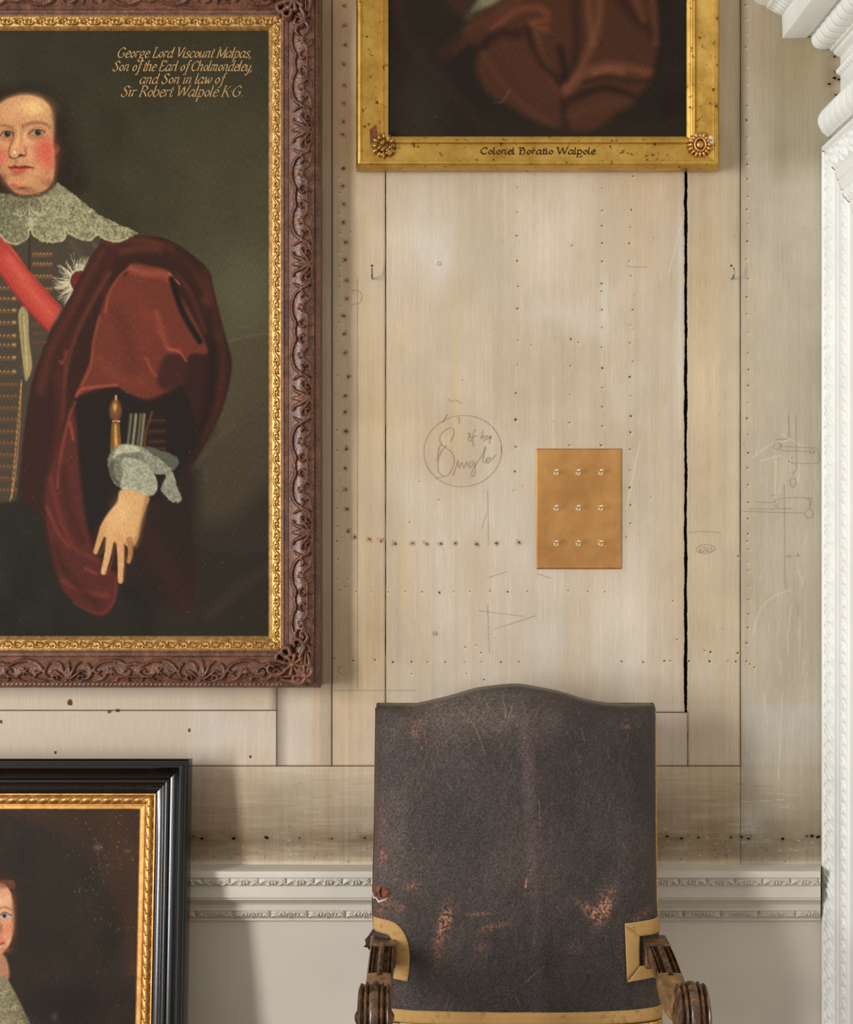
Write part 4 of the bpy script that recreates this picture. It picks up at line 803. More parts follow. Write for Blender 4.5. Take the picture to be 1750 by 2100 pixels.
pt.poly([(335, 735), (360, 722), (385, 745), (376, 785), (340, 800), (322, 780)], (58, 30, 27), 12, .9)
s([(216, 640), (225, 600), (246, 566), (268, 548)], (162, 76, 56), 3.5, 5, .85); s([(168, 790), (186, 748), (192, 700), (204, 650)], (156, 70, 52), 4, 6, .8); s([(156, 814), (168, 798), (205, 793), (240, 790)], (178, 82, 60), 4, 6, .8)
s([(270, 552), (300, 560), (335, 562), (350, 572)], (156, 74, 55), 14, 14, .75); s([(346, 560), (368, 582)], (196, 100, 74), 3, 3, .9); s([(320, 640), (335, 690), (345, 715), (366, 720)], (154, 68, 50), 9, 11, .7); s([(300, 640), (330, 680)], (130, 56, 42), 20, 24, .5)
s([(352, 572), (375, 640), (410, 700)], (26, 20, 18), 12, 7, .95); s([(366, 566), (395, 610), (420, 680)], (78, 38, 29), 9, 9, .8)
s([(345, 715), (368, 722), (382, 740)], (176, 82, 62), 3, 4, .8); s([(300, 735), (312, 762), (320, 770)], (158, 70, 52), 5, 7, .7); s([(205, 740), (240, 775), (290, 780)], (128, 56, 42), 16, 22, .55); s([(240, 640), (262, 700), (270, 760)], (88, 38, 30), 22, 26, .55); s([(230, 600), (280, 610), (300, 700)], (116, 50, 38), 26, 30, .5)
# dark hollow under the sleeve
pt.poly([(156, 820), (200, 804), (240, 798), (300, 824), (345, 808), (374, 792), (398, 850), (404, 900), (378, 960), (350, 1010), (305, 1030), (250, 1020), (200, 1080), (180, 1080), (165, 960), (158, 880)], (34, 27, 23), 9)
s([(120, 770), (126, 850), (112, 960), (100, 1030)], (78, 34, 27), 18, 20, .8)
s([(138, 720), (128, 745), (122, 740)], (140, 66, 48), 3, 4, .8); s([(134, 720), (132, 800), (128, 860)], (104, 46, 34), 6, 8, .7)
pt.poly([(128, 900), (146, 840), (156, 870), (160, 940), (170, 1030), (186, 1110), (215, 1160), (240, 1180), (238, 1226), (216, 1262), (178, 1250), (134, 1216), (110, 1150), (94, 1060), (98, 980)], (84, 37, 31), 8)
for pl, c, w in [([(154, 825), (140, 862), (124, 940), (118, 1000)], (148, 62, 48), 4), ([(143, 866), (150, 900)], (176, 78, 58), 4), ([(104, 980), (120, 1050), (150, 1120), (200, 1150)], (112, 48, 38), 6), ([(96, 1040), (118, 1090), (140, 1120)], (128, 56, 44), 5), ([(176, 1166), (196, 1176)], (140, 60, 48), 5),
    ([(130, 1190), (170, 1212), (222, 1222)], (126, 52, 42), 8), ([(150, 1236), (200, 1258), (232, 1236), (238, 1184)], (120, 52, 42), 3), ([(130, 960), (140, 1040), (168, 1110)], (66, 28, 24), 14), ([(112, 1120), (140, 1180), (200, 1240)], (60, 28, 24), 14)]: s(pl, c, w, w+3, .75)
# staff, sleeve slashes, cuff, hand
pt.blob(237, 842, 13, 24, (112, 66, 38), 1, p=4); pt.blob(236, 835, 4, 9, (226, 170, 96), .9); pt.stroke([(238, 812), (238, 820)], (196, 140, 72), 4, 2); pt.stroke([(232, 864), (245, 864)], (214, 190, 140), 3, 2); pt.stroke([(237, 872), (238, 925)], (116, 78, 36), [17, 24], 2); pt.stroke([(237, 872), (238, 922)], (210, 156, 66), [4, 8], 4, .9)
for x, c in ((266, (112, 108, 86)), (276, (150, 146, 118)), (286, (104, 100, 80)), (293, (138, 132, 104))): pt.stroke([(x+3, 850), (x, 880), (x-4, 914)], c, 5, 4, .9)
pt.stroke([(312, 845), (300, 885), (296, 914)], (124, 62, 34), 4, 4, .8)
for y in (862, 884, 905, 920): frog(305, 340, y, (84, 44, 28), (116, 66, 38), .75)
pt.poly([(245, 912), (287, 915), (300, 935), (306, 1000), (270, 1006), (240, 997), (226, 975), (222, 940)], (112, 112, 98), 3, rough=3); pt.poly([(245, 914), (285, 916), (290, 926), (250, 930), (232, 940)], (168, 168, 146), 5)
pt.poly([(290, 917), (322, 921), (364, 938), (360, 962), (340, 968), (305, 940)], (84, 84, 74), 3, rough=3); pt.poly([(286, 917), (312, 930), (350, 960), (364, 1000), (372, 1024), (357, 1031), (338, 1016), (330, 1000), (340, 975), (318, 972), (296, 970), (298, 945)], (134, 134, 120), 2.5, rough=3)
pt.poly([(252, 940), (290, 945), (318, 975), (322, 1005), (302, 1018), (251, 1003), (252, 970)], (152, 152, 136), 3); pt.stroke([(251, 1002), (275, 1003), (303, 1016)], (176, 172, 150), 3, 2, .9); pt.stroke([(232, 950), (228, 970), (242, 992)], (60, 60, 52), 7, 8, .7)
m = (np.abs(pt.c.mean(-1)-130) < 46)[..., None] & ((X > 220) & (X < 376) & (Y > 908) & (Y < 1034))[..., None]
pt.c[:] = np.where(m, pt.c+((fbm(X, Y, 4, 4, 77, 3)-.5)*70)[..., None], pt.c)
skin = (208, 158, 106)
pt.poly([(250, 1004), (303, 1017), (300, 1040), (290, 1072), (284, 1104), (272, 1122), (250, 1116), (232, 1112), (214, 1100), (206, 1082), (220, 1055), (240, 1030)], skin, 3.5)
pt.stroke([(212, 1084), (204, 1108), (196, 1132)], (200, 146, 96), [15, 12, 9], 2.5); pt.stroke([(226, 1096), (222, 1132), (212, 1174)], skin, [18, 14, 10], 2.5); pt.stroke([(246, 1104), (248, 1145), (247, 1192)], (206, 152, 102), [17, 14, 10], 2.5); pt.stroke([(266, 1108), (268, 1130), (264, 1152)], (172, 116, 72), [15, 11, 8], 2.5)
pt.stroke([(302, 1020), (292, 1070), (278, 1120)], (138, 92, 58), 7, 10, .75); pt.blob(250, 1050, 18, 26, (228, 182, 130), .6); pt.blob(232, 1075, 10, 14, (224, 176, 124), .5)
for pl in ([(216, 1104), (210, 1130), (200, 1136)], [(236, 1112), (230, 1150), (220, 1176)], [(256, 1116), (257, 1150), (254, 1192)], [(272, 1120), (272, 1148)]): pt.stroke(pl, (112, 70, 44), 3, 4, .75)
# lace collar
cl = [(-20, 400), (10, 396), (33, 401), (60, 404), (88, 398), (104, 388), (118, 373), (146, 395), (171, 415), (204, 441), (240, 458), (284, 478), (262, 489), (246, 496), (231, 496), (214, 491), (202, 482), (194, 486), (185, 494), (163, 491), (144, 481), (133, 470), (134, 482), (129, 494), (110, 498), (86, 494), (69, 484), (64, 470), (59, 474), (57, 489), (38, 501), (26, 501), (10, 494), (0, 482), (-8, 480), (-14, 490), (-40, 496), (-62, 484), (-68, 474), (-74, 486), (-100, 486), (-128, 476), (-176, 462), (-140, 436), (-104, 410), (-70, 384), (-50, 392)]
pt.poly(cl, (120, 114, 88), 2.5, 1, False, rough=3)
m = np.zeros(X.shape, bool); bx = pt._box(np.array(cl, float), 3); _, ins, _ = segdist(X[bx], Y[bx], np.array(cl, float), True); m[bx] = ins
pt.c[:] = np.where(m[..., None], pt.c+(np.clip((X-70)/110, -.7, .3)*34)[..., None]*np.array([1, .95, .8])+((fbm(X, Y, 4, 4, 81, 3)-.5)*44)[..., None]*np.array([1, 1, .85]), pt.c)
for k in range(2400):
    x = random.uniform(-170, 280); y = random.uniform(398, 497)
    if m[int(y-pt.y0), int(x-pt.x0)]:
        a = .5 if x < 60 else .85; r = random.uniform(1.5, 3.6)
        pt.stroke(ov(x, y, r, r*.8, 0, random.uniform(2.5, 4.6), random.uniform(0, 6)), random.choice([(176, 170, 134), (158, 152, 118), (190, 184, 150), (84, 80, 60)]), random.uniform(.8, 1.3), 1.1, a)
low = cl[12:45]; lp = cr(low, 4)
for (x, y) in lp: pt.blob(x+random.uniform(-.5, .5), y-1.5, 2.2, 2.4, (180, 174, 140), .75, p=2)
thr = (192, 188, 158)
K([(60, 404), (59, 416), (48, 424), (37, 430), (36, 440), (44, 443), (54, 434), (59, 418)], thr, 1.3, 1.1, .9); K([(33, 418), (34, 430), (46, 432), (58, 420)], thr, 1, 1.1, .7); K([(60, 410), (70, 404), (82, 410), (88, 424), (86, 436), (78, 441), (68, 434), (61, 422)], thr, 1.3, 1.1, .9); K([(60, 412), (60, 440)], thr, 1.2, 1.1, .8)
pt.poly([(60, 446), (65, 446), (71, 463), (57, 463)], (166, 162, 134), 2); B(52, 418, 30, 12, (70, 62, 46), .45)
K([(8, 388), (33, 402), (60, 405), (90, 398), (112, 380)], (62, 46, 34), 4, 8, .75)
# craquelure specks
for k in range(120): pt.blob(random.uniform(0, 555), random.uniform(60, 1308), .9, .9, (150, 142, 122), .6)

gy = pt.c.mean(-1, keepdims=True); pt.c = (pt.c*.90+gy*.10)*np.array([.985, .975, .91])
T1 = flatT(-495, 1308, .065); W1 = (555+495)*K5; H1 = (1308-60)*K5
g = empty('framed_portrait', tuple(P(30, 1412, 0.0)), 'large oil portrait of a person in red sash and cloak, dark carved wood frame', 'painting')
xa = np.concatenate([np.arange(0, 380, 6), np.arange(380, 640, 1.25), np.arange(640, 980, 2), np.arange(980, 1050, 3), [1050]])*K5
ya = np.concatenate([np.arange(0, 280, 2.2), np.arange(280, 795, 1.8), np.arange(795, 1130, 1.25), np.arange(1130, 1248, 3), [1248]])*K5
canvas('canvas', T1, W1, H1, pt, xa, ya, g)
TL = lambda p: T1((p[:, 0]+495)*K5, (1308-p[:, 1])*K5, np.full(len(p), .0006))
for (st_, x0, x1, bs) in (('George Lord Viscount Malpas,', 240, 516, 118), ('Son of the Earl of Cholmondeley,', 231, 518, 145.5), ('and Son in law of', 286, 458, 171.5), ('Sir Robert Walpole K-G.', 248, 500, 198)):
    mb = MB(); text(mb, st_, x0, x1, bs, 12.6 if bs < 190 else 13.5, TL, .28, .75, 3.0, .55); mb.build('inscription_line', M['letter'], g, False)
tl = slip_tile(); ts = scroll_tile()
prof = [(-.004, .0015, -1, 0), (0, .006, -1, 0), (.003, .008, -1, 0)]+rowsp(.004, .021, .007, .011, 15, 0)+[(.0218, .0125, -1, 0), (.0235, .0125, -1, 0)]
def rel(u, v, kd, t, si): return tl.sample(u*1000+si*7, np.full(len(u), t*20))*.0034*math.sin(math.pi*min(max(t, .1), .9))**.4
fineR = ((.42, W1+.03), (-.03, H1+.03), (-.03, W1-.4), (0, 0))
o = frame('gilt_slip', T1, W1, H1, prof, M['gilt_slip'], g, rel, fineR, .0011); o['label'] = 'gilded carved inner moulding'
prof = [(.0230, .009, -1, 0), (.024, .0120, -1, 0), (.027, .0135, -1, 0), (.029, .011, -1, 0), (.035, .0105, -1, 0), (.0365, .013, -1, 0), (.038, .0115, -1, 0)]
prof += rowsp(.039, .088, .012, .020, 48, 0, .010)+[(.089, .020, -1, 0), (.0895, .014, -1, 0)]
prof += rowsp(.0905, .0985, .014, .006, 8, 1, .002)+[(.1005, .002, -1, 0), (.1005, -.063, -1, 0)]
def rel2(u, v, kd, t, si):
    if kd == 1: return .0022*np.abs(np.sin(math.pi*(u*1000+9*t)/9.0))*math.sin(math.pi*min(max(t, .1), .9))
    ph = {0: 42, 1: -80, 2: 30, 3: 0}[si]
    h = ts.sample(u*1000/K5/1000+ph+0*u, np.full(len(u), t*51))*.0078
    h = h+.0007*(vnoise(u*1000/2.2, np.full(len(u), t*51/2.2), 5)-.5)
    return h*min(1, t*14)*min(1, (1-t)*14)
frame('carved_frame', T1, W1, H1, prof, M['mahog'], g, rel2, fineR, .0011)
# corner cartouches
def cartouche(cx, cy, sx, sy):
    """px centre on frame corner; sx,sy = direction towards outside"""
    n = 150; t = Tile(150, 150, 1.0)
    def S(pts, w, hh=1): t.st([(75+a, 75+b) for a, b in pts], w, hh, wrap=False)
    S([(0, 0), (0.5, 0.5)], 9, 1.5)
    for k in range(8):
        a = math.pi*2*k/8+.2; S([(9*math.cos(a), 9*math.sin(a)), (19*math.cos(a), 19*math.sin(a))], [4, 6], 1.15)
    for sg in (0, 1):
        q = (lambda a, b: (a, b)) if sg == 0 else (lambda a, b: (b, a))
        S([q(10, 14), q(24, 26), q(38, 18), q(36, 4), q(24, 2), q(24, 12)], [5, 6, 6, 5, 4, 4], 1.2)
        S([q(-16, 14), q(-34, 22), q(-50, 14), q(-48, 2), q(-38, 4)], [5, 6, 5, 4, 3.5], 1.1); S([q(-20, -4), q(-34, -10), q(-30, -22), q(-20, -20)], [5, 5, 4, 3], 1.0)
        S([q(-40, 20), q(-54, 30), q(-66, 26)], [5, 5, 2.5], .9); S([q(14, 30), q(-4, 34), q(-22, 30)], [4, 5, 3], 1.0)
        S([q(-50, 8), q(-62, 4), q(-70, 10)], [4, 4, 2], .8)
    S([(-14, -14), (-24, -24), (-30, -30)], [6, 5, 2], 1); S([(16, 16), (30, 30), (38, 36)], [6, 7, 3], 1)
    A_, B_ = np.meshgrid(np.arange(0, 118, 1.1), np.arange(0, 118, 1.1))   # tile coords 5..
    Hh = t.sample(A_, B_); D = .0005+Hh*.010
    edge = np.maximum(np.abs(A_-62), np.abs(B_-62))
    base = np.where(Hh > .05, .020+.006*np.clip(Hh*2, 0, 1), -.03)
    px = cx+(A_-75)*sx; py = cy+(B_-75)*sy
    V = np.stack([(px-875)*K5, -(.065+base+D), CAMZ-(py-1050)*K5], -1)
    me = raw_mesh('corner_cartouche', V, [gridfaces(*A_.shape, flip=(sx*sy < 0))])
    return link('corner_cartouche', me, M['mahog'], g)
cartouche(603, 1360, 1, 1); cartouche(605, 10, 1, -1)
T1b = MB(); T1b.box(*[float(v) for v in (P(-495, 0, .03)[0], P(555, 0, .03)[0])], -.063, -.004, P(0, 1308, .04)[2], P(0, 60, .04)[2]); T1b.build('stretcher', M['walnut'], g, False)

# ================= gold framed painting, top =================
pt = Paint(780, -590, 1426, 296, (34, 27, 20)); X, Y = pt.X, pt.Y
pt.c += ((fbm(X, Y, 70, 70, 4)-.5)*12)[..., None]
pt.blob(850, 240, 60, 160, (52, 46, 32), .6); pt.blob(820, 40, 30, 160, (40, 24, 18), .8); pt.blob(1250, 270, 200, 30, (44, 38, 26), .5); pt.stroke([(800, -100), (830, 60), (900, 160), (1000, 270)], (48, 36, 26), 14, 30, .7)
pt.poly([(1040, -420), (1030, -520), (1090, -560), (1170, -545), (1190, -460), (1170, -380), (1120, -350), (1070, -370)], (176, 130, 96), 12, .9)
pt.poly([(1070, -360), (1140, -360), (1150, -250), (1110, -160), (1060, -240)], (150, 146, 120), 10, .9)
pt.poly([(900, -100), (960, -240), (1060, -320), (1180, -320), (1300, -240), (1340, -80), (1290, 20), (960, 40)], (58, 36, 25), 18, .9)
pt.poly([(1010, -160), (1290, -160), (1340, -20), (1350, 80), (1330, 170), (1280, 220), (1220, 265), (1170, 268), (1100, 250), (1040, 215), (1000, 190), (975, 140), (985, 100), (960, 90), (930, 110), (960, 60), (980, 20)], (68, 40, 26), 16, rough=3)
pt.stroke([(1000, 30), (960, 70), (910, 110)], (58, 32, 22), 22, 24, .8)
for pl, c, w, a in [([(1010, 60), (1060, 22), (1110, 18), (1122, 40), (1090, 48), (1120, 60)], (112, 62, 42), 12, .8), ([(1100, 70), (1110, 120), (1150, 190)], (96, 58, 38), 14, .7), ([(1060, 70), (1020, 70), (990, 95)], (34, 20, 16), 16, .9), ([(1080, 60), (1110, 130), (1150, 175), (1160, 260)], (36, 22, 17), 12, .85),
    ([(1230, -20), (1225, 60), (1190, 140), (1160, 180)], (106, 66, 44), 14, .8), ([(1180, 0), (1180, 120), (1150, 165)], (34, 22, 17), 14, .6), ([(1260, -20), (1300, 30), (1345, 70)], (44, 26, 19), 20, .85), ([(1340, 0), (1346, 90)], (92, 54, 36), 10, .7), ([(1160, 190), (1200, 150), (1260, 135), (1330, 150)], (108, 64, 44), 16, .8),
    ([(1220, 150), (1250, 142), (1275, 148)], (128, 74, 54), 12, .7), ([(1200, 170), (1240, 160), (1310, 168), (1340, 160)], (48, 28, 20), 8, .8), ([(1170, 205), (1240, 180), (1300, 200)], (34, 22, 17), 12, .85), ([(1170, 240), (1230, 215), (1290, 210)], (82, 50, 32), 20, .6), ([(990, 110), (1030, 170), (1080, 220), (1130, 250)], (86, 52, 34), 10, .6), ([(1040, 90), (1080, 130), (1110, 190)], (80, 46, 30), 40, .4),
    ([(1200, -60), (1210, 40), (1215, 90)], (116, 74, 50), 12, .6), ([(1280, -60), (1300, -10), (1320, 40)], (100, 60, 40), 12, .7), ([(1060, 0), (1000, 40), (960, 60)], (88, 52, 34), 18, .6), ([(1150, 100), (1160, 160)], (28, 18, 15), 12, .8)]:
    pt.stroke(pl, c, w, w+4, a)
pt.poly([(990, -10), (1020, -20), (1030, -6), (1005, 12), (975, 22), (968, 20)], (116, 116, 88), 10, .9); pt.stroke([(960, 35), (980, 15)], (70, 72, 52), 12, 16, .7); pt.stroke([(1012, 210), (1030, 208), (1045, 185)], (112, 104, 76), 1.2, 1.4, .8)
for k in range(50): pt.blob(random.uniform(800, 1410), random.uniform(0, 280), .8, .8, (120, 112, 96), .6)
T2 = flatT(793, 284, .040); K2 = (CAMD-.045)/F; W2 = (1413-793)*K2; H2 = 850*K2
g = empty('framed_portrait', tuple(P(1104, 346, 0.0)), 'dark oil painting of brown drapery in a gold frame above the chair', 'painting')
xa = np.arange(0, 621, 2.2)*K2; ya = np.concatenate([np.arange(0, 300, 2.2), np.arange(300, 851, 6)])*K2
canvas('canvas', T2, W2, H2, pt, xa, ya, g)
prof = [(-.004, .002, -1, 0), (0, .006, -1, 0), (.003, .007, -1, 0), (.0035, .010, -1, 0), (.006, .0115, -1, 0), (.0065, .014, -1, 0), (.011, .0155, -1, 0), (.0125, .012, -1, 0), (.0135, .0095, -1, 0)]
prof += rowsp(.014, .0475, .0095, .0175, 12, 0)+[(.049, .018, -1, 0), (.050, .0215, -1, 0), (.053, .0225, -1, 0), (.0565, .0215, -1, 0), (.0585, .018, -1, 0), (.0605, .011, -1, 0), (.0615, .008, -1, 0), (.0615, -.034, -1, 0)]
def rel3(u, v, kd, t, si): return .0005*(fbm(u*1000, np.full(len(u), t*33), 24, 10, 14+si, 3)-.5)
frame('gold_frame', T2, W2, H2, prof, M['gilt'], g, rel3, ((-.07, W2+.07), (-.07, .4), (0, 0), (H2-.4, H2+.07)), .004, .03)
TL2 = lambda p: T2((p[:, 0]-793)*K2, (284-p[:, 1])*K2, np.full(len(p), 0)+.0139+(p[:, 1]-314)*.000245)
mb = MB(); text(mb, 'Colonel Horatio Walpole', 986, 1222, 319, 8.6, TL2, .0, .7, 2.8, .8, .35)
mb.build('inscription', M['ink'], g, False)['label'] = 'black lettering on the bottom rail'
mb = MB()
pls = [[(x+random.uniform(-4, 4), y+random.uniform(-3, 3)), (x+random.uniform(-4, 4), y+random.uniform(-3, 3)), (x+random.uniform(-4, 4), y+random.uniform(-3, 3))] for (x, y) in [(904, 317), (906, 320), (1275, 313), (1275, 318), (1322, 322), (1328, 324), (1336, 321), (1326, 331), (1348, 330), (1190, 324), (1192, 322)]]
ribbons(mb, pls, TL2, True, w=1.0); o = mb.build('flaked_lettering', M['ink'], g, False); o['kind'] = 'stuff'
# corner ornaments of the gold frame
def rosette(cx, cy, kind):
    mb = MB(); o = T2(np.array([(cx-793)*K2]), np.array([(284-cy)*K2]), np.array([.013]))[0]
    def q(a, b, c): return (o[0]+a, o[1]-c, o[2]-b)
    for k in range(16 if kind else 12):
        a = 2*math.pi*k/(16 if kind else 12); r = .019; x, y = r*math.cos(a), r*math.sin(a)*1.05
        mb.tube([q(x*.72, y*.72, .001), q(x*.9, y*.9, .008), q(x*1.2, y*1.2, .004+.003*(k % 2)), q(x*1.28, y*1.28, 0)], [.0028, .0034, .0028, .0015], 6)
    if kind:
        mb.tube([q(.011*math.cos(t), .013*math.sin(t), .010) for t in np.linspace(0, 2*math.pi, 14)], .0024, 8); mb.lathe(q(0, 0, .002), (0, -1, 0), [(0, .010), (.005, .009), (.009, .006), (.010, .001)], 16)
    else:
        for k in range(12):
            x = random.uniform(-.014, .018); y = random.uniform(-.012, .018); mb.tube([q(x, y, .001), q(x+.004, y+.002, .011), q(x+.008, y-.004, .008), q(x+.006, y-.009, .002)], [.0022, .003, .0026, .0014], 6)
    return mb.build('corner_ornament', M['rope'] if kind else M['gilt_slip'], g, True, 60)
rosette(788, 303, 0); rosette(1434, 301, 1)
mb = MB(); o_ = T2(np.array([(1453-793)*K2]), np.array([(284-292)*K2]), np.array([.013]))[0]
mb.lathe((o_[0], o_[1], o_[2]), (0, -1, 0), [(0, .0115), (.004, .0105), (.007, .006), (.0075, .001)], 14); o = mb.build('gesso_chip', M['plasterchip'], g); o['label'] = 'bare white gesso patch'
mb = MB(); 
def q2(a, b, c): 
    w_ = T2(np.array([(a-793)*K2]), np.array([(284-b)*K2]), np.array([c]))[0]; return tuple(w_)
mb.add([q2(747, 262, .0138), q2(756, 272, .0142), q2(772, 258, .0142), q2(776, 280, .0142), q2(760, 300, .0142), q2(747, 312, .0138)], [(0, 5, 4, 3, 1), (1, 3, 2)]); mb.build('worn_corner', M['rust'], g, False)
b = MB(); b.box(P(793, 0, .03)[0], P(1413, 0, .03)[0], -.038, -.003, P(0, 284, .03)[2], P(0, -566, .03)[2]); b.build('stretcher', M['walnut'], g, False)

# ================= black framed portrait leaning at lower left =================
AL = math.radians(7.4); sa, ca = math.sin(AL), math.cos(AL)
BR, BT, BD = -.4734, 1.1125, .2035; BWID = .762; M1 = .0693+.0302
OX = BR-BWID+M1; OB = M1
def T3(a, b_, c): return np.stack([OX+a, -BD+(OB+b_)*sa-c*ca, (OB+b_)*ca+c*sa], -1)
W3 = BWID-2*M1; H3 = BT-2*M1
pt = Paint(-320, 1640, 300, 2780, (46, 38, 31)); X, Y = pt.X, pt.Y
pt.c += ((fbm(X, Y, 60, 80, 6)-.5)*14)[..., None]*np.array([1.2, .9, .8])
e = np.clip((np.hypot(X/255, (Y-2000)/330)*np.where(Y > 2000, .8, 1)-.95)/.12, 0, 1); pt.c = pt.c+e[..., None]*np.array([16, 6, 2])
pt.blob(120, 1800, 90, 120, (44, 40, 33), .5); pt.blob(150, 2060, 80, 40, (34, 26, 22), .6)
pt.poly([(-220, 2780), (-200, 2300), (-150, 2140), (-60, 2060), (40, 2070), (130, 2140), (190, 2300), (210, 2780)], (48, 40, 44), 14, .95)
pt.poly([(-66, 1990), (-84, 1930), (-82, 1850), (-58, 1796), (-20, 1780), (8, 1790), (28, 1812), (36, 1850), (36, 1900), (28, 1940), (16, 1962), (-20, 1992)], (58, 36, 26), 12, .95, rough=5)
pt.poly([(-50, 1850), (-40, 1824), (-20, 1812), (6, 1812), (22, 1830), (27, 1862), (28, 1900), (22, 1932), (10, 1950), (-4, 1962), (-18, 1966), (-36, 1950), (-48, 1920), (-52, 1884)], (206, 150, 112), 4)
pt.poly([(-44, 1880), (-36, 1874), (-24, 1875), (-20, 1880), (-30, 1885)], (176, 160, 144), 2); pt.blob(-33, 1879, 4.4, 4.4, (40, 42, 42), 1, p=3); pt.stroke([(-46, 1866), (-34, 1861), (-20, 1864)], (130, 84, 60), 3, 3, .8); pt.stroke([(-10, 1880), (-12, 1905), (-6, 1914)], (150, 92, 68), 3, 4, .7); pt.poly([(-34, 1960), (8, 1958), (16, 2010), (-40, 2010)], (168, 116, 86), 6)
for a in [(5, 1850, 16, 14, (222, 180, 138), .6), (16, 1905, 9, 16, (212, 118, 88), .75), (28, 1880, 5, 40, (140, 90, 66), .7), (4, 1930, 8, 6, (190, 90, 70), .6), (10, 1948, 12, 6, (150, 96, 70), .6), (2, 1905, 4, 12, (120, 62, 48), .6)]: pt.blob(*a)
pt.stroke([(-2, 1864), (10, 1860), (24, 1866)], (130, 84, 60), 3, 3, .8); pt.poly([(0, 1878), (8, 1872), (20, 1875), (25, 1880), (14, 1884), (4, 1884)], (176, 160, 144), 2); pt.blob(9, 1878, 4.6, 4.6, (52, 54, 54), 1, p=3); pt.blob(9, 1878, 2.2, 2.2, (14, 14, 16), 1); pt.stroke([(0, 1877), (9, 1871), (24, 1878)], (80, 48, 36), 2, 1.6)
pt.stroke([(-22, 1935), (-6, 1937), (8, 1934)], (140, 50, 44), 4, 3, .9); pt.blob(10, 1812, 16, 7, (120, 72, 50), .6)
for k in range(16): x = random.uniform(-5, 26); pt.stroke([(x, 1806), (x+5, 1812), (x+3, 1822)], (110, 66, 44), 1.6, 2, .6)
clr = [(-12, 2016), (8, 2000), (28, 2030), (48, 2070), (64, 2110), (60, 2150), (0, 2170), (-12, 2120), (-30, 2172), (-86, 2150), (-90, 2110), (-70, 2060), (-34, 2000)]
pt.poly(clr, (124, 116, 90), 4); _, ins, _ = segdist(X, Y, np.array(clr, float), True)
pt.c[:] = np.where(ins[..., None], pt.c+((fbm(X, Y, 5, 5, 81, 3)-.5)*50)[..., None]-np.clip((X-10)/40, 0, 1)[..., None]*22, pt.c)
for k in range(90):
    x = random.uniform(-70, 50); y = random.uniform(2020, 2150)
    if y > 2008+max(x, -30-x)*1.6: pt.stroke(ov(x, y, 4, 5, 0, 4.6, random.uniform(0, 6)), (186, 174, 124), 1.1, 1.2, .7)
for k in range(110): pt.blob(random.gauss(215, 40), random.gauss(1790, 90), .9, .9, (170, 166, 158), .7)
pt.blob(200, 1738, 8, 6, (110, 106, 98), .6); pt.blob(262, 1745, 6, 3, (110, 106, 98), .5); pt.blob(112, 2085, 7, 9, (90, 84, 72), .5)
g = empty('framed_portrait', (OX+W3/2, -BD, 0), 'portrait in a glossy black frame with gilt rope edge, leaning at lower left', 'painting')
xa = np.concatenate([np.arange(0, W3-.40, .006), np.arange(W3-.40, W3, .0016), [W3]]); ya = np.concatenate([np.arange(0, H3-.56, .01), np.arange(H3-.56, H3, .002), [H3]])
canvas('canvas', T3, W3, H3, pt, xa, ya, g)
prof = [(-.003, .002, -1, 0), (0, .006, -1, 0), (.0065, .0065, -1, 0), (.0075, .0085, -1, 0), (.009, .0085, -1, 0)]+rowsp(.0095, .0265, .007, .008, 16, 0, .003)+[(.0272, .0105, -1, 0), (.030, .0108, -1, 0), (.0304, .006, -1, 0)]
def rel4(u, v, kd, t, si):
    k = (u*1000+t*13)/21.0; f = np.abs(np.sin(math.pi*k)); e_ = math.sin(math.pi*t)
    h = f**.5*.0045*e_**.5; eye = np.exp(-(((np.mod(k, 1)-.5)/.10)**2+((t-.5)/.12)**2)); ring = np.exp(-((np.hypot((np.mod(k+.5, 1)-.5)*21, (t-.5)*17)-2.6)/1.0)**2)
    return h+ring*.0016
L3 = ((W3-.4, W3+.03), (H3-.62, H3+.03), (-.03, .42), (0, 0))
o = frame('gilt_rope_moulding', T3, W3, H3, prof, M['rope'], g, rel4, L3, .0012); o['label'] = 'gilded rope moulding inside the black frame'
prof = [(.0302, .008, -1, 0), (.034, .0115, -1, 0), (.0425, .0125, -1, 0), (.0435, .0165, -1, 0), (.046, .0185, -1, 0)]
prof += rowsp(.047, .0590, .0185, .0215, 14, -1, .0030)+[(.0600, .0205, -1, 0), (.0610, .0212, -1, 0)]+[(.0615+.0185*t, .0215+.0035*t+.0205*t**2.6, -1, t) for t in np.linspace(0, 1, 20)]
prof += [(.0805, .047, -1, 0), (.0825, .050, -1, 0), (.0865, .0505, -1, 0), (.0875, .0485, -1, 0), (.0905, .0480, -1, 0), (.0915, .0455, -1, 0), (.0945, .045, -1, 0), (.0955, .042, -1, 0), (.0985, .040, -1, 0), (.0995, .037, -1, 0), (.0995, -.012, -1, 0)]
frame('black_frame', T3, W3, H3, prof, M['ebony'], g, None, ((0, 0),)*4, .01, .2, sharp=40)
V = []; 
for c in (-.010, -.002):
    V += [tuple(T3(np.array([a]), np.array([b_]), np.array([c]))[0]) for a, b_ in ((-.06, -.06), (W3+.06, -.06), (W3+.06, H3+.06), (-.06, H3+.06))]
b = MB(); b.add(V, [(3, 2, 1, 0), (4, 5, 6, 7), (0, 1, 5, 4), (1, 2, 6, 5), (2, 3, 7, 6), (3, 0, 4, 7)]); b.build('backboard', M['walnut'], g, False)

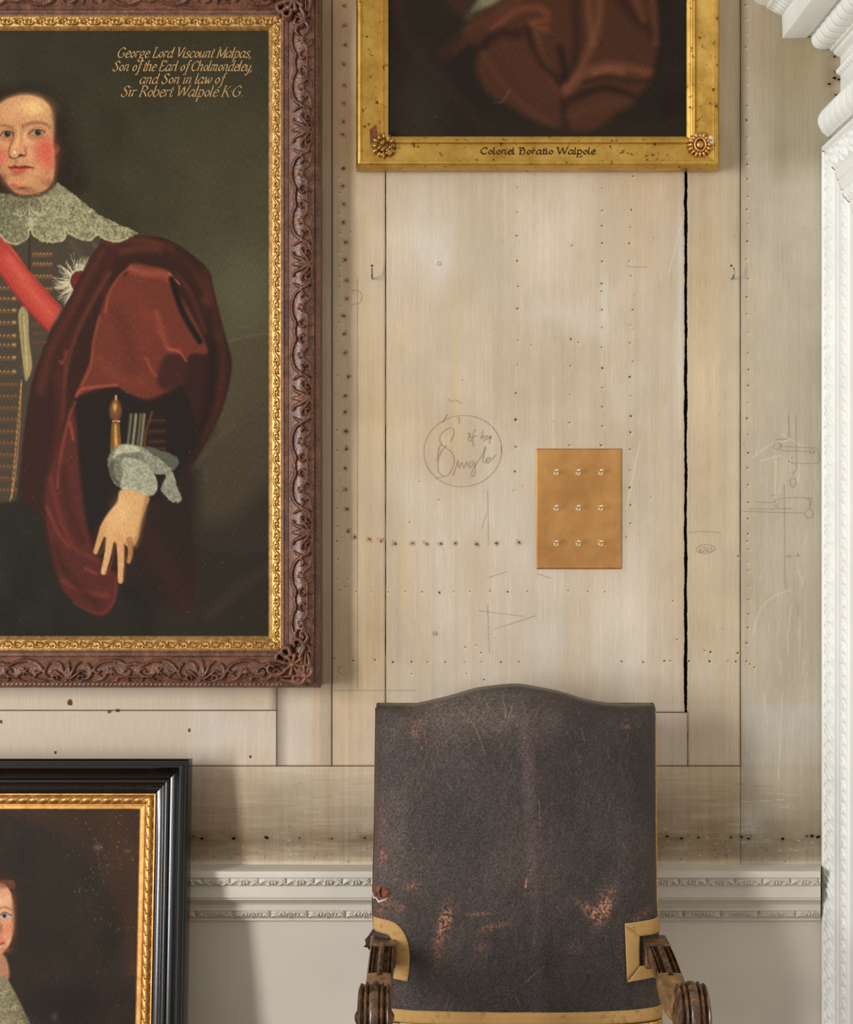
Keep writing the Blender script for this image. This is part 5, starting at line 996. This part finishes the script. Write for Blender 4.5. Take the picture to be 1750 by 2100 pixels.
# ================= brass switch plate =================
pl = empty('switch_plate', tuple(P(1187.5, 1167, 0)), 'square-cornered brass switch plate with nine small toggles on the panelled wall', 'light switch')
x0, x1, z0, z1 = wx(1100), wx(1275), wz(1167), wz(920); bv = .0028; th = .0045
b = MB(); V = [(x0, .0, z0), (x1, .0, z0), (x1, .0, z1), (x0, .0, z1), (x0, -.0018, z0), (x1, -.0018, z0), (x1, -.0018, z1), (x0, -.0018, z1), (x0+bv, -th, z0+bv), (x1-bv, -th, z0+bv), (x1-bv, -th, z1-bv), (x0+bv, -th, z1-bv)]
b.add(V, [(0, 1, 5, 4), (1, 2, 6, 5), (2, 3, 7, 6), (3, 0, 4, 7), (4, 5, 9, 8), (5, 6, 10, 9), (6, 7, 11, 10), (7, 4, 8, 11), (8, 9, 10, 11), (3, 2, 1, 0)]); b.build('plate', M['brass'], pl, False)
first = None
for ty in (971, 1044, 1116):
    for tx in (1141, 1186, 1232):
        c = (wx(tx), -th, wz(ty))
        if first is None:
            b = MB(); b.lathe((0, 0, 0), (0, -1, 0), [(0, .0052), (.0012, .0053), (.0024, .0046), (.0026, .0032), (.0014, .0030)], 22); cm = b.mesh('collar')
            b = MB(); b.lathe((0, .001, 0), (0, -1, .34), [(0, .0021), (.006, .0020), (.013, .0026), (.0168, .0036), (.0192, .0041), (.0214, .0036), (.0227, .0022), (.0232, .0003)], 18); lm = b.mesh('lever', True, 80)
            cm.materials.append(M['nickel']); lm.materials.append(M['nickel']); first = 1
        tg_ = bpy.data.objects.new('toggle', cm); COL.objects.link(tg_); tg_.parent = pl; tg_.location = Vector(c)-pl.location
        lv = bpy.data.objects.new('lever', lm); COL.objects.link(lv); lv.parent = tg_

# ================= wall hooks =================
for i, (hx, hy, lab) in enumerate([(764, 566, 'small bent steel wall hook left of the wide panel, under the gold frame'), (1501, 566, 'small bent steel wall hook right of the long dark crack')]):
    h = empty('wall_hook', tuple(P(hx, hy, 0)), lab, 'hook', 'wall hooks under the gold frame')
    b = MB(); q = lambda dx, dy, d: tuple(P(hx+dx, hy+dy, 0)+np.array([0, -d, 0]))
    b.tube([q(0, 6, -.003), q(0, 6, .008), q(0, 5, .020), q(0, 0, .026), q(0, -9, .027), q(0, -13, .025)], [.0016, .0018, .0018, .0018, .0016, .0010], 10); b.build('hook', M['steel'], h)
    b = MB(); b.lathe(q(-1, -21, -.001), (0, -1, 0), [(0, .0022), (.0015, .0024), (.003, .0016), (.0032, .0002)], 10); b.build('nail_head', M['rust'], h)
# small square rust patches on the rail under the large frame
mb = MB()
for (x, y) in [(224, 1459), (241, 1457)]: mb.box(wx(x)-.003, wx(x)+.003, -.0016, 0, wz(y)-.003, wz(y)+.003)
for (x, y, r) in [(143, 1440, 6), (388, 1497, 3), (113, 1543, 3), (2, 1480, 3), (513, 1552, 2.5)]:
    n = 8; V = [P(x, y, .0013)]+[P(x+r*random.uniform(.5, 1.1)*math.cos(2*math.pi*k/n), y+1.6*r*random.uniform(.5, 1.1)*math.sin(2*math.pi*k/n), .0013) for k in range(n)]; mb.add(V, [(0, 1+(k+1) % n, 1+k) for k in range(n)])
mb.build('rust_marks', M['rust'], wall, False)

# ================= leather armchair =================
ch = empty('leather_armchair', (.18, -.50, 0), 'old armchair with high worn brown leather back and scrolled walnut arms, against the wall', 'chair')
def dback(py): return .205+(py-1450)/618*.098
pt = Paint(740, 1395, 1375, 2085, (54, 42, 36)); X, Y = pt.X, pt.Y
n1 = fbm(X, Y, 150, 220, 101, 3); n2 = fbm(X, Y, 30, 40, 105, 4)
pt.c += ((n1-.5)*64)[..., None]*np.array([1, .9, .85])+((n2-.5)*22)[..., None]
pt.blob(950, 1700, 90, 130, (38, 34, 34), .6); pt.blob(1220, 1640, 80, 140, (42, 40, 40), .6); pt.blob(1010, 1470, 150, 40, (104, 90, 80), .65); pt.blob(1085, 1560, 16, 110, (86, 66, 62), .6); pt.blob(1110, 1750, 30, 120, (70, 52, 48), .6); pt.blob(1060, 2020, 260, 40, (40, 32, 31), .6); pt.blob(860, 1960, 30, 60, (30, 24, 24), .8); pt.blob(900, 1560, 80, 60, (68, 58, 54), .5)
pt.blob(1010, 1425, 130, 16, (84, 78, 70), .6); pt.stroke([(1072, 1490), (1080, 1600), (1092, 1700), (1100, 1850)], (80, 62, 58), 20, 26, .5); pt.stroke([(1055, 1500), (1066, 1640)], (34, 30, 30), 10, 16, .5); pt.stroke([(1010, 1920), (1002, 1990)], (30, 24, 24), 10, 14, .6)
def scuff(cx, cy, rx, ry, rot, c=(176, 112, 78), a=.9):
    R = max(rx, ry)*2; bx = pt._box(np.array([[cx, cy]]), R); XX = pt.X[bx]-cx; YY = pt.Y[bx]-cy; r = math.radians(rot); u = XX*math.cos(r)+YY*math.sin(r); v = -XX*math.sin(r)+YY*math.cos(r)
    k = np.exp(-((u/rx)**2+(v/ry)**2)**1.1)*np.clip((fbm(pt.X[bx], pt.Y[bx], 3, 3, 111, 3)-.42)*9, 0, 1)*a; pt._mix(bx, k, c)
scuff(912, 1885, 14, 38, 14, (188, 122, 86), 1.0); scuff(900, 1925, 9, 24, 8, (160, 100, 70), .7); scuff(896, 1960, 10, 26, 4, (112, 76, 54), .6); scuff(1238, 1855, 16, 42, 20, (190, 128, 98), 1.0); scuff(1215, 1868, 22, 14, 20, (186, 124, 92)); scuff(1195, 1850, 26, 7, 20, (160, 104, 80), .7); scuff(1010, 1895, 34, 7, -14, (150, 94, 66), .8); scuff(985, 1868, 26, 4, -6, (170, 116, 86), .7)
scuff(985, 1935, 14, 12, 0, (120, 74, 54), .7); scuff(842, 1812, 16, 8, -12, (166, 100, 68), .8); scuff(850, 1500, 10, 16, -20, (150, 92, 62), .7); scuff(862, 1480, 18, 6, -30, (150, 96, 66), .6); scuff(1282, 1485, 8, 8, 0, (172, 108, 72), .8); scuff(785, 1756, 8, 14, 0, (176, 96, 58), .9); scuff(790, 1846, 14, 16, 0, (150, 84, 56), .9); scuff(780, 1870, 14, 20, 0, (140, 84, 58), .6); scuff(1175, 1935, 20, 14, 0, (112, 82, 66), .6)
scuff(785, 1690, 12, 60, 0, (120, 70, 48), .5); scuff(1320, 1870, 26, 10, -30, (140, 84, 56), .6); scuff(820, 1856, 16, 14, 0, (126, 78, 56), .7)
pt.stroke([(1079, 1797), (1077, 1815)], (200, 146, 108), 3, 2, .9)
for k in range(260):     # cracks and creases in the leather
    tp = random.random(); x = random.gauss(960, 90) if tp < .45 else random.uniform(790, 1330); y = random.gauss(1480, 40) if tp < .45 else random.uniform(1430, 2050)
    if y < 1425: continue
    a = random.uniform(-1.3, 1.3) if tp < .45 else random.uniform(1.0, 2.2); l = random.uniform(6, 34)
    pt.stroke([(x, y), (x+l*.5*math.cos(a)+random.uniform(-3, 3), y+l*.5*math.sin(a)), (x+l*math.cos(a), y+l*math.sin(a))], random.choice([(150, 132, 118), (124, 104, 94), (136, 108, 90)]), random.uniform(.5, 1.1), 1.1, random.uniform(.3, .75))
for pl_ in ([(1032, 1436), (1036, 1465), (1020, 1500)], [(1048, 1445), (1050, 1475)], [(970, 1480), (985, 1515), (993, 1545)], [(1190, 1490), (1198, 1520)], [(1075, 2010), (1115, 1975)], [(1105, 1640), (1106, 1690)]): pt.stroke(pl_, (160, 138, 122), 1.3, 1.2, .7)
def otop(u):
    x = 772+u*(1347-772); c = max(0, 1-abs((x-1052)/(205)))
    return 1448-40*(math.sin(c*math.pi/2)**1.5 if c > 0 else 0)-2*math.sin(u*40)*.3
nu, nv = 400, 440
us = (1-np.cos(np.linspace(0, math.pi, nu)))/2; us = .25*us+.75*np.linspace(0, 1, nu); us = np.linspace(0, 1, nu)*.7+.3*(1-np.cos(np.linspace(0, math.pi, nu)))/2
vs = np.linspace(0, 1, nv)*.8+.2*(1-np.cos(np.linspace(0, math.pi, nv)))/2
tops = np.array([otop(u) for u in us]); BOT = 2094.
PY = tops[None, :]+(BOT-tops[None, :])*vs[:, None]
LX = np.interp(PY, [1400, 1450, 1700, 1850, 1880, 2094], [772, 771, 768, 764, 764, 790]); RX = np.interp(PY, [1400, 1450, 1700, 1850, 1890, 2000, 2094], [1347, 1347, 1348, 1350, 1353, 1356, 1361])
PX = LX+(RX-LX)*us[None, :]
D0 = dback(PY)
kk = (CAMD-D0)/F; wxm = (PX-LX)*kk; wxr = (RX-PX)*kk; wyt = (PY-tops[None, :])*kk*np.where(vs[:, None] < .5, 1, 1)
sd = np.minimum(wxm, wxr); R_ = .020; R2 = .016
drop = np.where(sd < R_, R_-np.sqrt(np.clip(R_**2-(R_-sd)**2, 0, None)), 0)+np.where(wyt < R2, R2-np.sqrt(np.clip(R2**2-(R2-wyt)**2, 0, None)), 0)
pad = .020*np.sin(math.pi/2*np.clip(sd/.075, 0, 1))*np.sin(math.pi/2*np.clip(wyt/.06, 0.15, 1))
dent = (fbm(PX, PY, 90, 130, 121, 3)-.5)*.006+.002*np.exp(-((PX-1085-(PY-1500)*.05)/16)**2)+(fbm(PX, PY, 16, 22, 125, 3)-.5)*.0016
DD = D0+pad+dent-drop; kk = (CAMD-D0)/F
V = np.stack([(PX-875)*kk, -DD, CAMZ-(PY-1050)*kk], -1)
col = pt.sample(PX, PY)
idx = np.arange(nv*nu).reshape(nv, nu); loop = np.concatenate([idx[0, :], idx[1:, -1], idx[-1, -2::-1], idx[-2:0:-1, 0]]); VV = V.reshape(-1, 3); n0 = len(VV); m_ = len(loop)
SK = VV[loop].copy(); SK[:, 1] = -(D0.ravel()[loop]-.055); SK2 = SK.copy()
sk = np.array([[loop[i], n0+i, n0+(i+1) % m_, loop[(i+1) % m_]] for i in range(m_)])
VB = V.copy().reshape(-1, 3); VB[:, 1] = -(D0.ravel()-.055); 
xs_i = slice(None, None)
me = raw_mesh('backrest', np.concatenate([VV, SK, V[::nv-1, ::nu-1].reshape(-1, 3)*[1, 0, 1]+np.stack([np.zeros(4), -(D0[::nv-1, ::nu-1].ravel()-.0549), np.zeros(4)], -1)]), [gridfaces(nv, nu), sk, np.array([[n0+m_, n0+m_+1, n0+m_+3, n0+m_+2]])])
sc_ = col.reshape(-1, 3); setcol(me, np.concatenate([sc_, sc_[loop], np.tile([[60, 44, 36]], (4, 1))])); me.set_sharp_from_angle(angle=math.radians(60))
back = link('backrest', me, M['leather'], ch); back['label'] = 'worn dark brown leather back with pale scuffs'
# edge tape down both sides
for sgn, nm in ((0, 'left'), (-1, 'right')):
    b = MB(); ii = idx[5:-1, sgn][::12]; pts = [(VV[i][0]+(-.0006 if sgn == 0 else .0012), -(D0.ravel()[i]-.024), VV[i][2]) for i in ii]
    b.tube(pts, .0013, 6); b.build('edge_tape', M['fringe'] if sgn else M['hide'], back)
for sgn in (0, -1):
    b = MB(); p_ = V[0, sgn]; b.lathe((p_[0]+(.004 if sgn == 0 else -.004), p_[1]+.01, p_[2]-.003), (0, -1, .1), [(0, .004), (.006, .0045), (.009, .003), (.0095, .0005)], 10); b.build('stud', M['hide'], back)
def on_back(px, py, h=.003):
    d = dback(py); j = (np.asarray(px)); 
    k = (CAMD-d)/F; lx = np.interp(py, [1450, 1850, 1880, 2094], [771, 764, 764, 790]); rx = np.interp(py, [1450, 1850, 1890, 2000, 2094], [1347, 1350, 1353, 1356, 1361])
    sd_ = max(min((px-lx)*k, (rx-px)*k), 0); dr = R_-math.sqrt(max(R_**2-(R_-sd_)**2, 0)) if sd_ < R_ else 0; pd = .020*math.sin(math.pi/2*min(sd_/.075, 1))
    dn = float((fbm(np.array([px]), np.array([py]), 90, 130, 121, 3)[0]-.5)*.006)
    return np.array([(px-875)*k, -(d+pd-dr+dn+h), CAMZ-(py-1050)*k])
def webbing(name, cl_pts, wid, parent, mb_, h=.003):
    """strip along pixel centreline with pixel half widths; records st"""
    pts = np.array(cl_pts, float); L = 0; rows = []; 
    for i, (x, y) in enumerate(pts):
        t_ = pts[min(i+1, len(pts)-1)]-pts[max(i-1, 0)]; t_ /= np.hypot(*t_); nn = np.array([-t_[1], t_[0]])
        if i: L += np.hypot(*(pts[i]-pts[i-1]))*.00094
        w_ = wid[i] if np.ndim(wid) else wid
        rows.append(([on_back(x+nn[0]*w_*s_, y+nn[1]*w_*s_, h*(1-.6*abs(s_)**6)) for s_ in np.linspace(-1, 1, 9)], [((s_+1)*w_*.00094, L, 0) for s_ in np.linspace(-1, 1, 9)]))
    return rows
def build_web(name, rows_list, parent):
    V = []; st = []; F_ = []; off = 0
    for rows in rows_list:
        for r, s_ in rows: V += r; st += s_
        F_.append(gridfaces(len(rows), 9, off)); off += 9*len(rows)
    me = raw_mesh(name, np.array(V), F_); setst(me, st); o = link(name, me, M['web'], parent); md = o.modifiers.new('thick', 'SOLIDIFY'); md.thickness = .0014; md.offset = 0; return o
# left patch: rounded band ; right patch: mitred band
lw = cr([(765, 1896), (785, 1897), (806, 1903), (820, 1922), (825, 1950), (825, 1978), (822, 2005)], 5)
build_web('webbing_patch', [webbing('', lw, 15, back, None)], back)
def quadweb(q, along, n=10):
    q = np.array(q, float); rows = []
    for i in range(n+1):
        t_ = i/n; a = q[0]*(1-t_)+q[1]*t_; c = q[3]*(1-t_)+q[2]*t_; r = []; s_ = []
        for j in range(9):
            u = j/8; p = a*(1-u)+c*u; r.append(on_back(p[0], p[1], .0032)); s_.append(((p[1] if along == 'x' else p[0])*.00094, (p[0] if along == 'x' else p[1])*.00094, 0))
        rows.append((r, s_))
    return rows
build_web('webbing_patch', [quadweb([(1279, 1888), (1354, 1882), (1356, 1914), (1309, 1915)], 'x'), quadweb([(1279, 1888), (1310, 1915), (1310, 1976), (1284, 2008)], 'y'), quadweb([(1284, 2008), (1311, 1976), (1356, 1973), (1356, 2000)], 'x')], back)
# braid and fringe along the foot of the back
br = cr([(796, 2079), (900, 2080), (1040, 2083), (1200, 2082), (1359, 2075)], 14)
o = build_web('braid', [webbing('', br, 13.5, back, None, .004)], back); o.data.transform(__import__('mathutils').Matrix.Identity(4))
mb = MB()
for k in range(330):
    px = 792+k*1.725; py0 = 2096-6*max(0, (px-1200)/160); a = on_back(px, min(py0, 2094), .006); mb.tube([a, a+np.array([random.uniform(-.001, .001), -.002, -.03]), a+np.array([random.uniform(-.002, .002), -.003, -.055])], [.0010, .0011, .0008], 4, False)
o = mb.build('fringe', M['fringe'], back); o['kind'] = 'stuff'
# torn leather scrap at the left and torn pad
mb = MB(); rr = on_back(766, 1925, 0)
sx_ = [(0, 0, .010), (-.006, .004, .0), (-.012, .008, -.010), (-.018, .006, -.016), (-.016, .002, -.024), (-.020, -.002, -.028), (-.012, .0, -.030), (-.010, .004, -.036), (-.005, .002, -.026), (0, 0, -.030)]
V = [(rr[0]+a, rr[1]+.03+b_, rr[2]+c) for a, b_, c in sx_]; n_ = len(V); V2 = [(x, y+.002, z) for x, y, z in V]
mb.add(V+V2, [tuple(range(n_)), tuple(range(2*n_-1, n_-1, -1))]+[(i, (i+1) % n_, n_+(i+1) % n_, n_+i) for i in range(n_)]); mb.build('leather_scrap', M['hide'], back, False)
mb = MB(); mb.tube([on_back(x, y, .0005) for x, y in ((763, 1834), (767, 1843), (772, 1841), (777, 1848), (783, 1846), (790, 1842), (796, 1837))], [.0010, .0022, .0014, .0024, .0016, .0018, .0008], 6, False); mb.build('torn_edge', M['stuffing'], back)
mb = MB()
for poly_ in ([(764, 1818), (774, 1813), (784, 1816), (780, 1826), (784, 1838), (776, 1842), (768, 1838), (763, 1828)], [(784, 1820), (794, 1817), (800, 1826), (797, 1836), (789, 1842), (784, 1834)]):
    cx_ = sum(p[0] for p in poly_)/len(poly_); cy_ = sum(p[1] for p in poly_)/len(poly_); Vv = [on_back(cx_, cy_, .006)]+[on_back(x, y, .001) for x, y in poly_]+[on_back(cx_+(x-cx_)*.6, cy_+(y-cy_)*.6, random.uniform(.003, .007)) for x, y in poly_]; n_ = len(poly_)
    mb.add(Vv, [(0, 1+n_+(k+1) % n_, 1+n_+k) for k in range(n_)]+[(1+n_+k, 1+n_+(k+1) % n_, 1+(k+1) % n_, 1+k) for k in range(n_)])
mb.build('torn_flap', M['flap'], back, True, 80)

# arms
def sweep(path, xs_, wid, thk, topf, name, mat, parent, ns=28):
    """path (d,z) list; widths (half) and thickness; top profile function(s)->0..1"""
    pa = np.array(path, float); n = len(pa); tg = np.gradient(pa, axis=0); tg /= np.hypot(tg[:, 0], tg[:, 1])[:, None]+1e-9
    V = []; per = []
    for s_ in np.linspace(-1, 1, ns): per.append((s_, 1))
    for s_ in np.linspace(1, -1, 10): per.append((s_, -1))
    for i in range(n):
        nd, nz = -tg[i, 1], tg[i, 0]   # outward normal (left of travel)
        for s_, sg in per:
            edge = max(0, (abs(s_)-.86)/.14); rnd = 1-.45*edge**2
            h = thk[i]*(topf(s_, i) if sg > 0 else -.9)*(rnd if sg > 0 else rnd)
            V.append((xs_[i]+s_*wid[i], -(pa[i, 0]+nd*h), pa[i, 1]+nz*h))
    m = len(per); Fc = np.array([[i*m+k, (i+1)*m+k, (i+1)*m+(k+1) % m, i*m+(k+1) % m] for i in range(n-1) for k in range(m)])
    mb = MB(); mb.add(V, [tuple(f) for f in Fc]+[tuple(range(m)), tuple((n-1)*m+k for k in range(m))[::-1]]); return mb.build(name, mat, parent, True, 50)
def bead(s_, i): 
    a = abs(s_); return .62+.75*math.sqrt(max(0, 1-(a/.30)**2)) if a < .30 else (.50 if a < .40 else (.80-.3*math.cos((a-.4)/.45*2*math.pi) if a < .85 else 1.05))
def plain(s_, i): return 1.0+.12*(1-s_*s_)
def multi(s_, i):
    a = abs(s_); 
    if a < .30: return 1.25*math.sqrt(1-(a/.55)**2)
    if a < .36: return .72
    if a < .62: return .80+.38*math.sin((a-.36)/.26*math.pi)
    if a < .68: return .55
    return .62+.34*math.sin((a-.68)/.32*math.pi)
for side, (xb, xf) in enumerate(((-.0815, -.0870), (.4300, .4420))):
    sgn = -1 if side == 0 else 1
    arm = empty('arm', (0, 0, 0)); arm.parent = ch; arm.location = (0, 0, 0); arm.name = 'arm'
    lx = lambda d: xb+(xf-xb)*(d-.25)/.42
    # rear block
    b = MB(); b.box(xb-.024, xb+.024, -.335, -.262, .752, .798, .003)
    me_ = b.mesh('arm_block', True, 30)
    bpy.data.objects.remove(arm)
    arm = link('arm', me_, M['walnut'], ch)
    pa = cr([(.318, .782), (.36, .778), (.41, .768), (.455, .757)], 6); n = len(pa); dd = [p[0] for p in pa]
    sweep(pa, [lx(d) for d in dd], np.linspace(.0220, .0235, n), np.linspace(.013, .016, n), bead, 'fluted_section', M['walnut'], arm)
    pa = cr([(.445, .757), (.49, .746), (.535, .740), (.575, .746), (.600, .764), (.618, .790)], 6); n = len(pa)
    sweep(pa, [lx(p[0]) for p in pa], np.interp(np.linspace(0, 1, n), [0, .15, .6, 1], [.0235, .0245, .0245, .0240]), np.linspace(.0185, .016, n), plain, 'cuff', M['cuff'], arm)
    c = (.655, .757); th_ = np.linspace(math.radians(150), math.radians(-330), 64); rr_ = np.interp(np.linspace(0, 1, 64), [0, .35, 1], [.044, .042, .014])
    pa = np.array([(c[0]+r*math.cos(a), c[1]+r*math.sin(a)) for a, r in zip(th_, rr_)])
    sweep(pa, [lx(.655)]*64, np.interp(np.linspace(0, 1, 64), [0, .12, .4, 1], [.024, .0265, .028, .026]), np.interp(np.linspace(0, 1, 64), [0, .2, 1], [.012, .014, .008]), multi, 'scroll', M['walnut'], arm)
    b = MB()
    b.lathe((lx(.655)-.0, -.655, .757), (1, 0, 0), [(-.033, .004), (-.031, .009), (-.028, .013), (-.024, .020), (.024, .020), (.028, .013), (.031, .009), (.033, .004)], 20); b.build('scroll_boss', M['walnut'], arm)
    # turned arm support and front leg
    b = MB(); b.lathe((lx(.655), -.645, .0), (0, 0, 1), [(.0, .024), (.03, .030), (.06, .024), (.09, .020), (.30, .026), (.36, .032), (.46, .032), (.50, .022), (.56, .028), (.64, .020), (.70, .024), (.724, .022)], 20); b.build('leg', M['walnut'], ch)
    b = MB(); b.box(xb-.022, xb+.022, -.335, -.285, 0, .47, .004); b.build('leg', M['walnut'], ch)
b = MB(); b.box(-.075, .44, -.69, -.30, .40, .47, .02); o = b.build('seat', M['hide'], ch)
b = MB(); b.box(-.10, .46, -.665, -.635, .14, .18, .004); b.build('stretcher', M['walnut'], ch)
for xx in (-.085, .435):
    b = MB(); b.box(xx-.015, xx+.015, -.65, -.31, .10, .13, .004); b.build('stretcher', M['walnut'], ch)
    b = MB(); x_ = xx+(.02 if xx < 0 else -.02); V = [(x_-.015, -.335, .44), (x_+.015, -.335, .44), (x_+.015, -.290, .44), (x_-.015, -.290, .44), (x_-.015, -.275, .70), (x_+.015, -.275, .70), (x_+.015, -.240, .70), (x_-.015, -.240, .70)]
    b.add(V, [(3, 2, 1, 0), (4, 5, 6, 7), (0, 1, 5, 4), (1, 2, 6, 5), (2, 3, 7, 6), (3, 0, 4, 7)]); b.build('back_post', M['walnut'], ch)
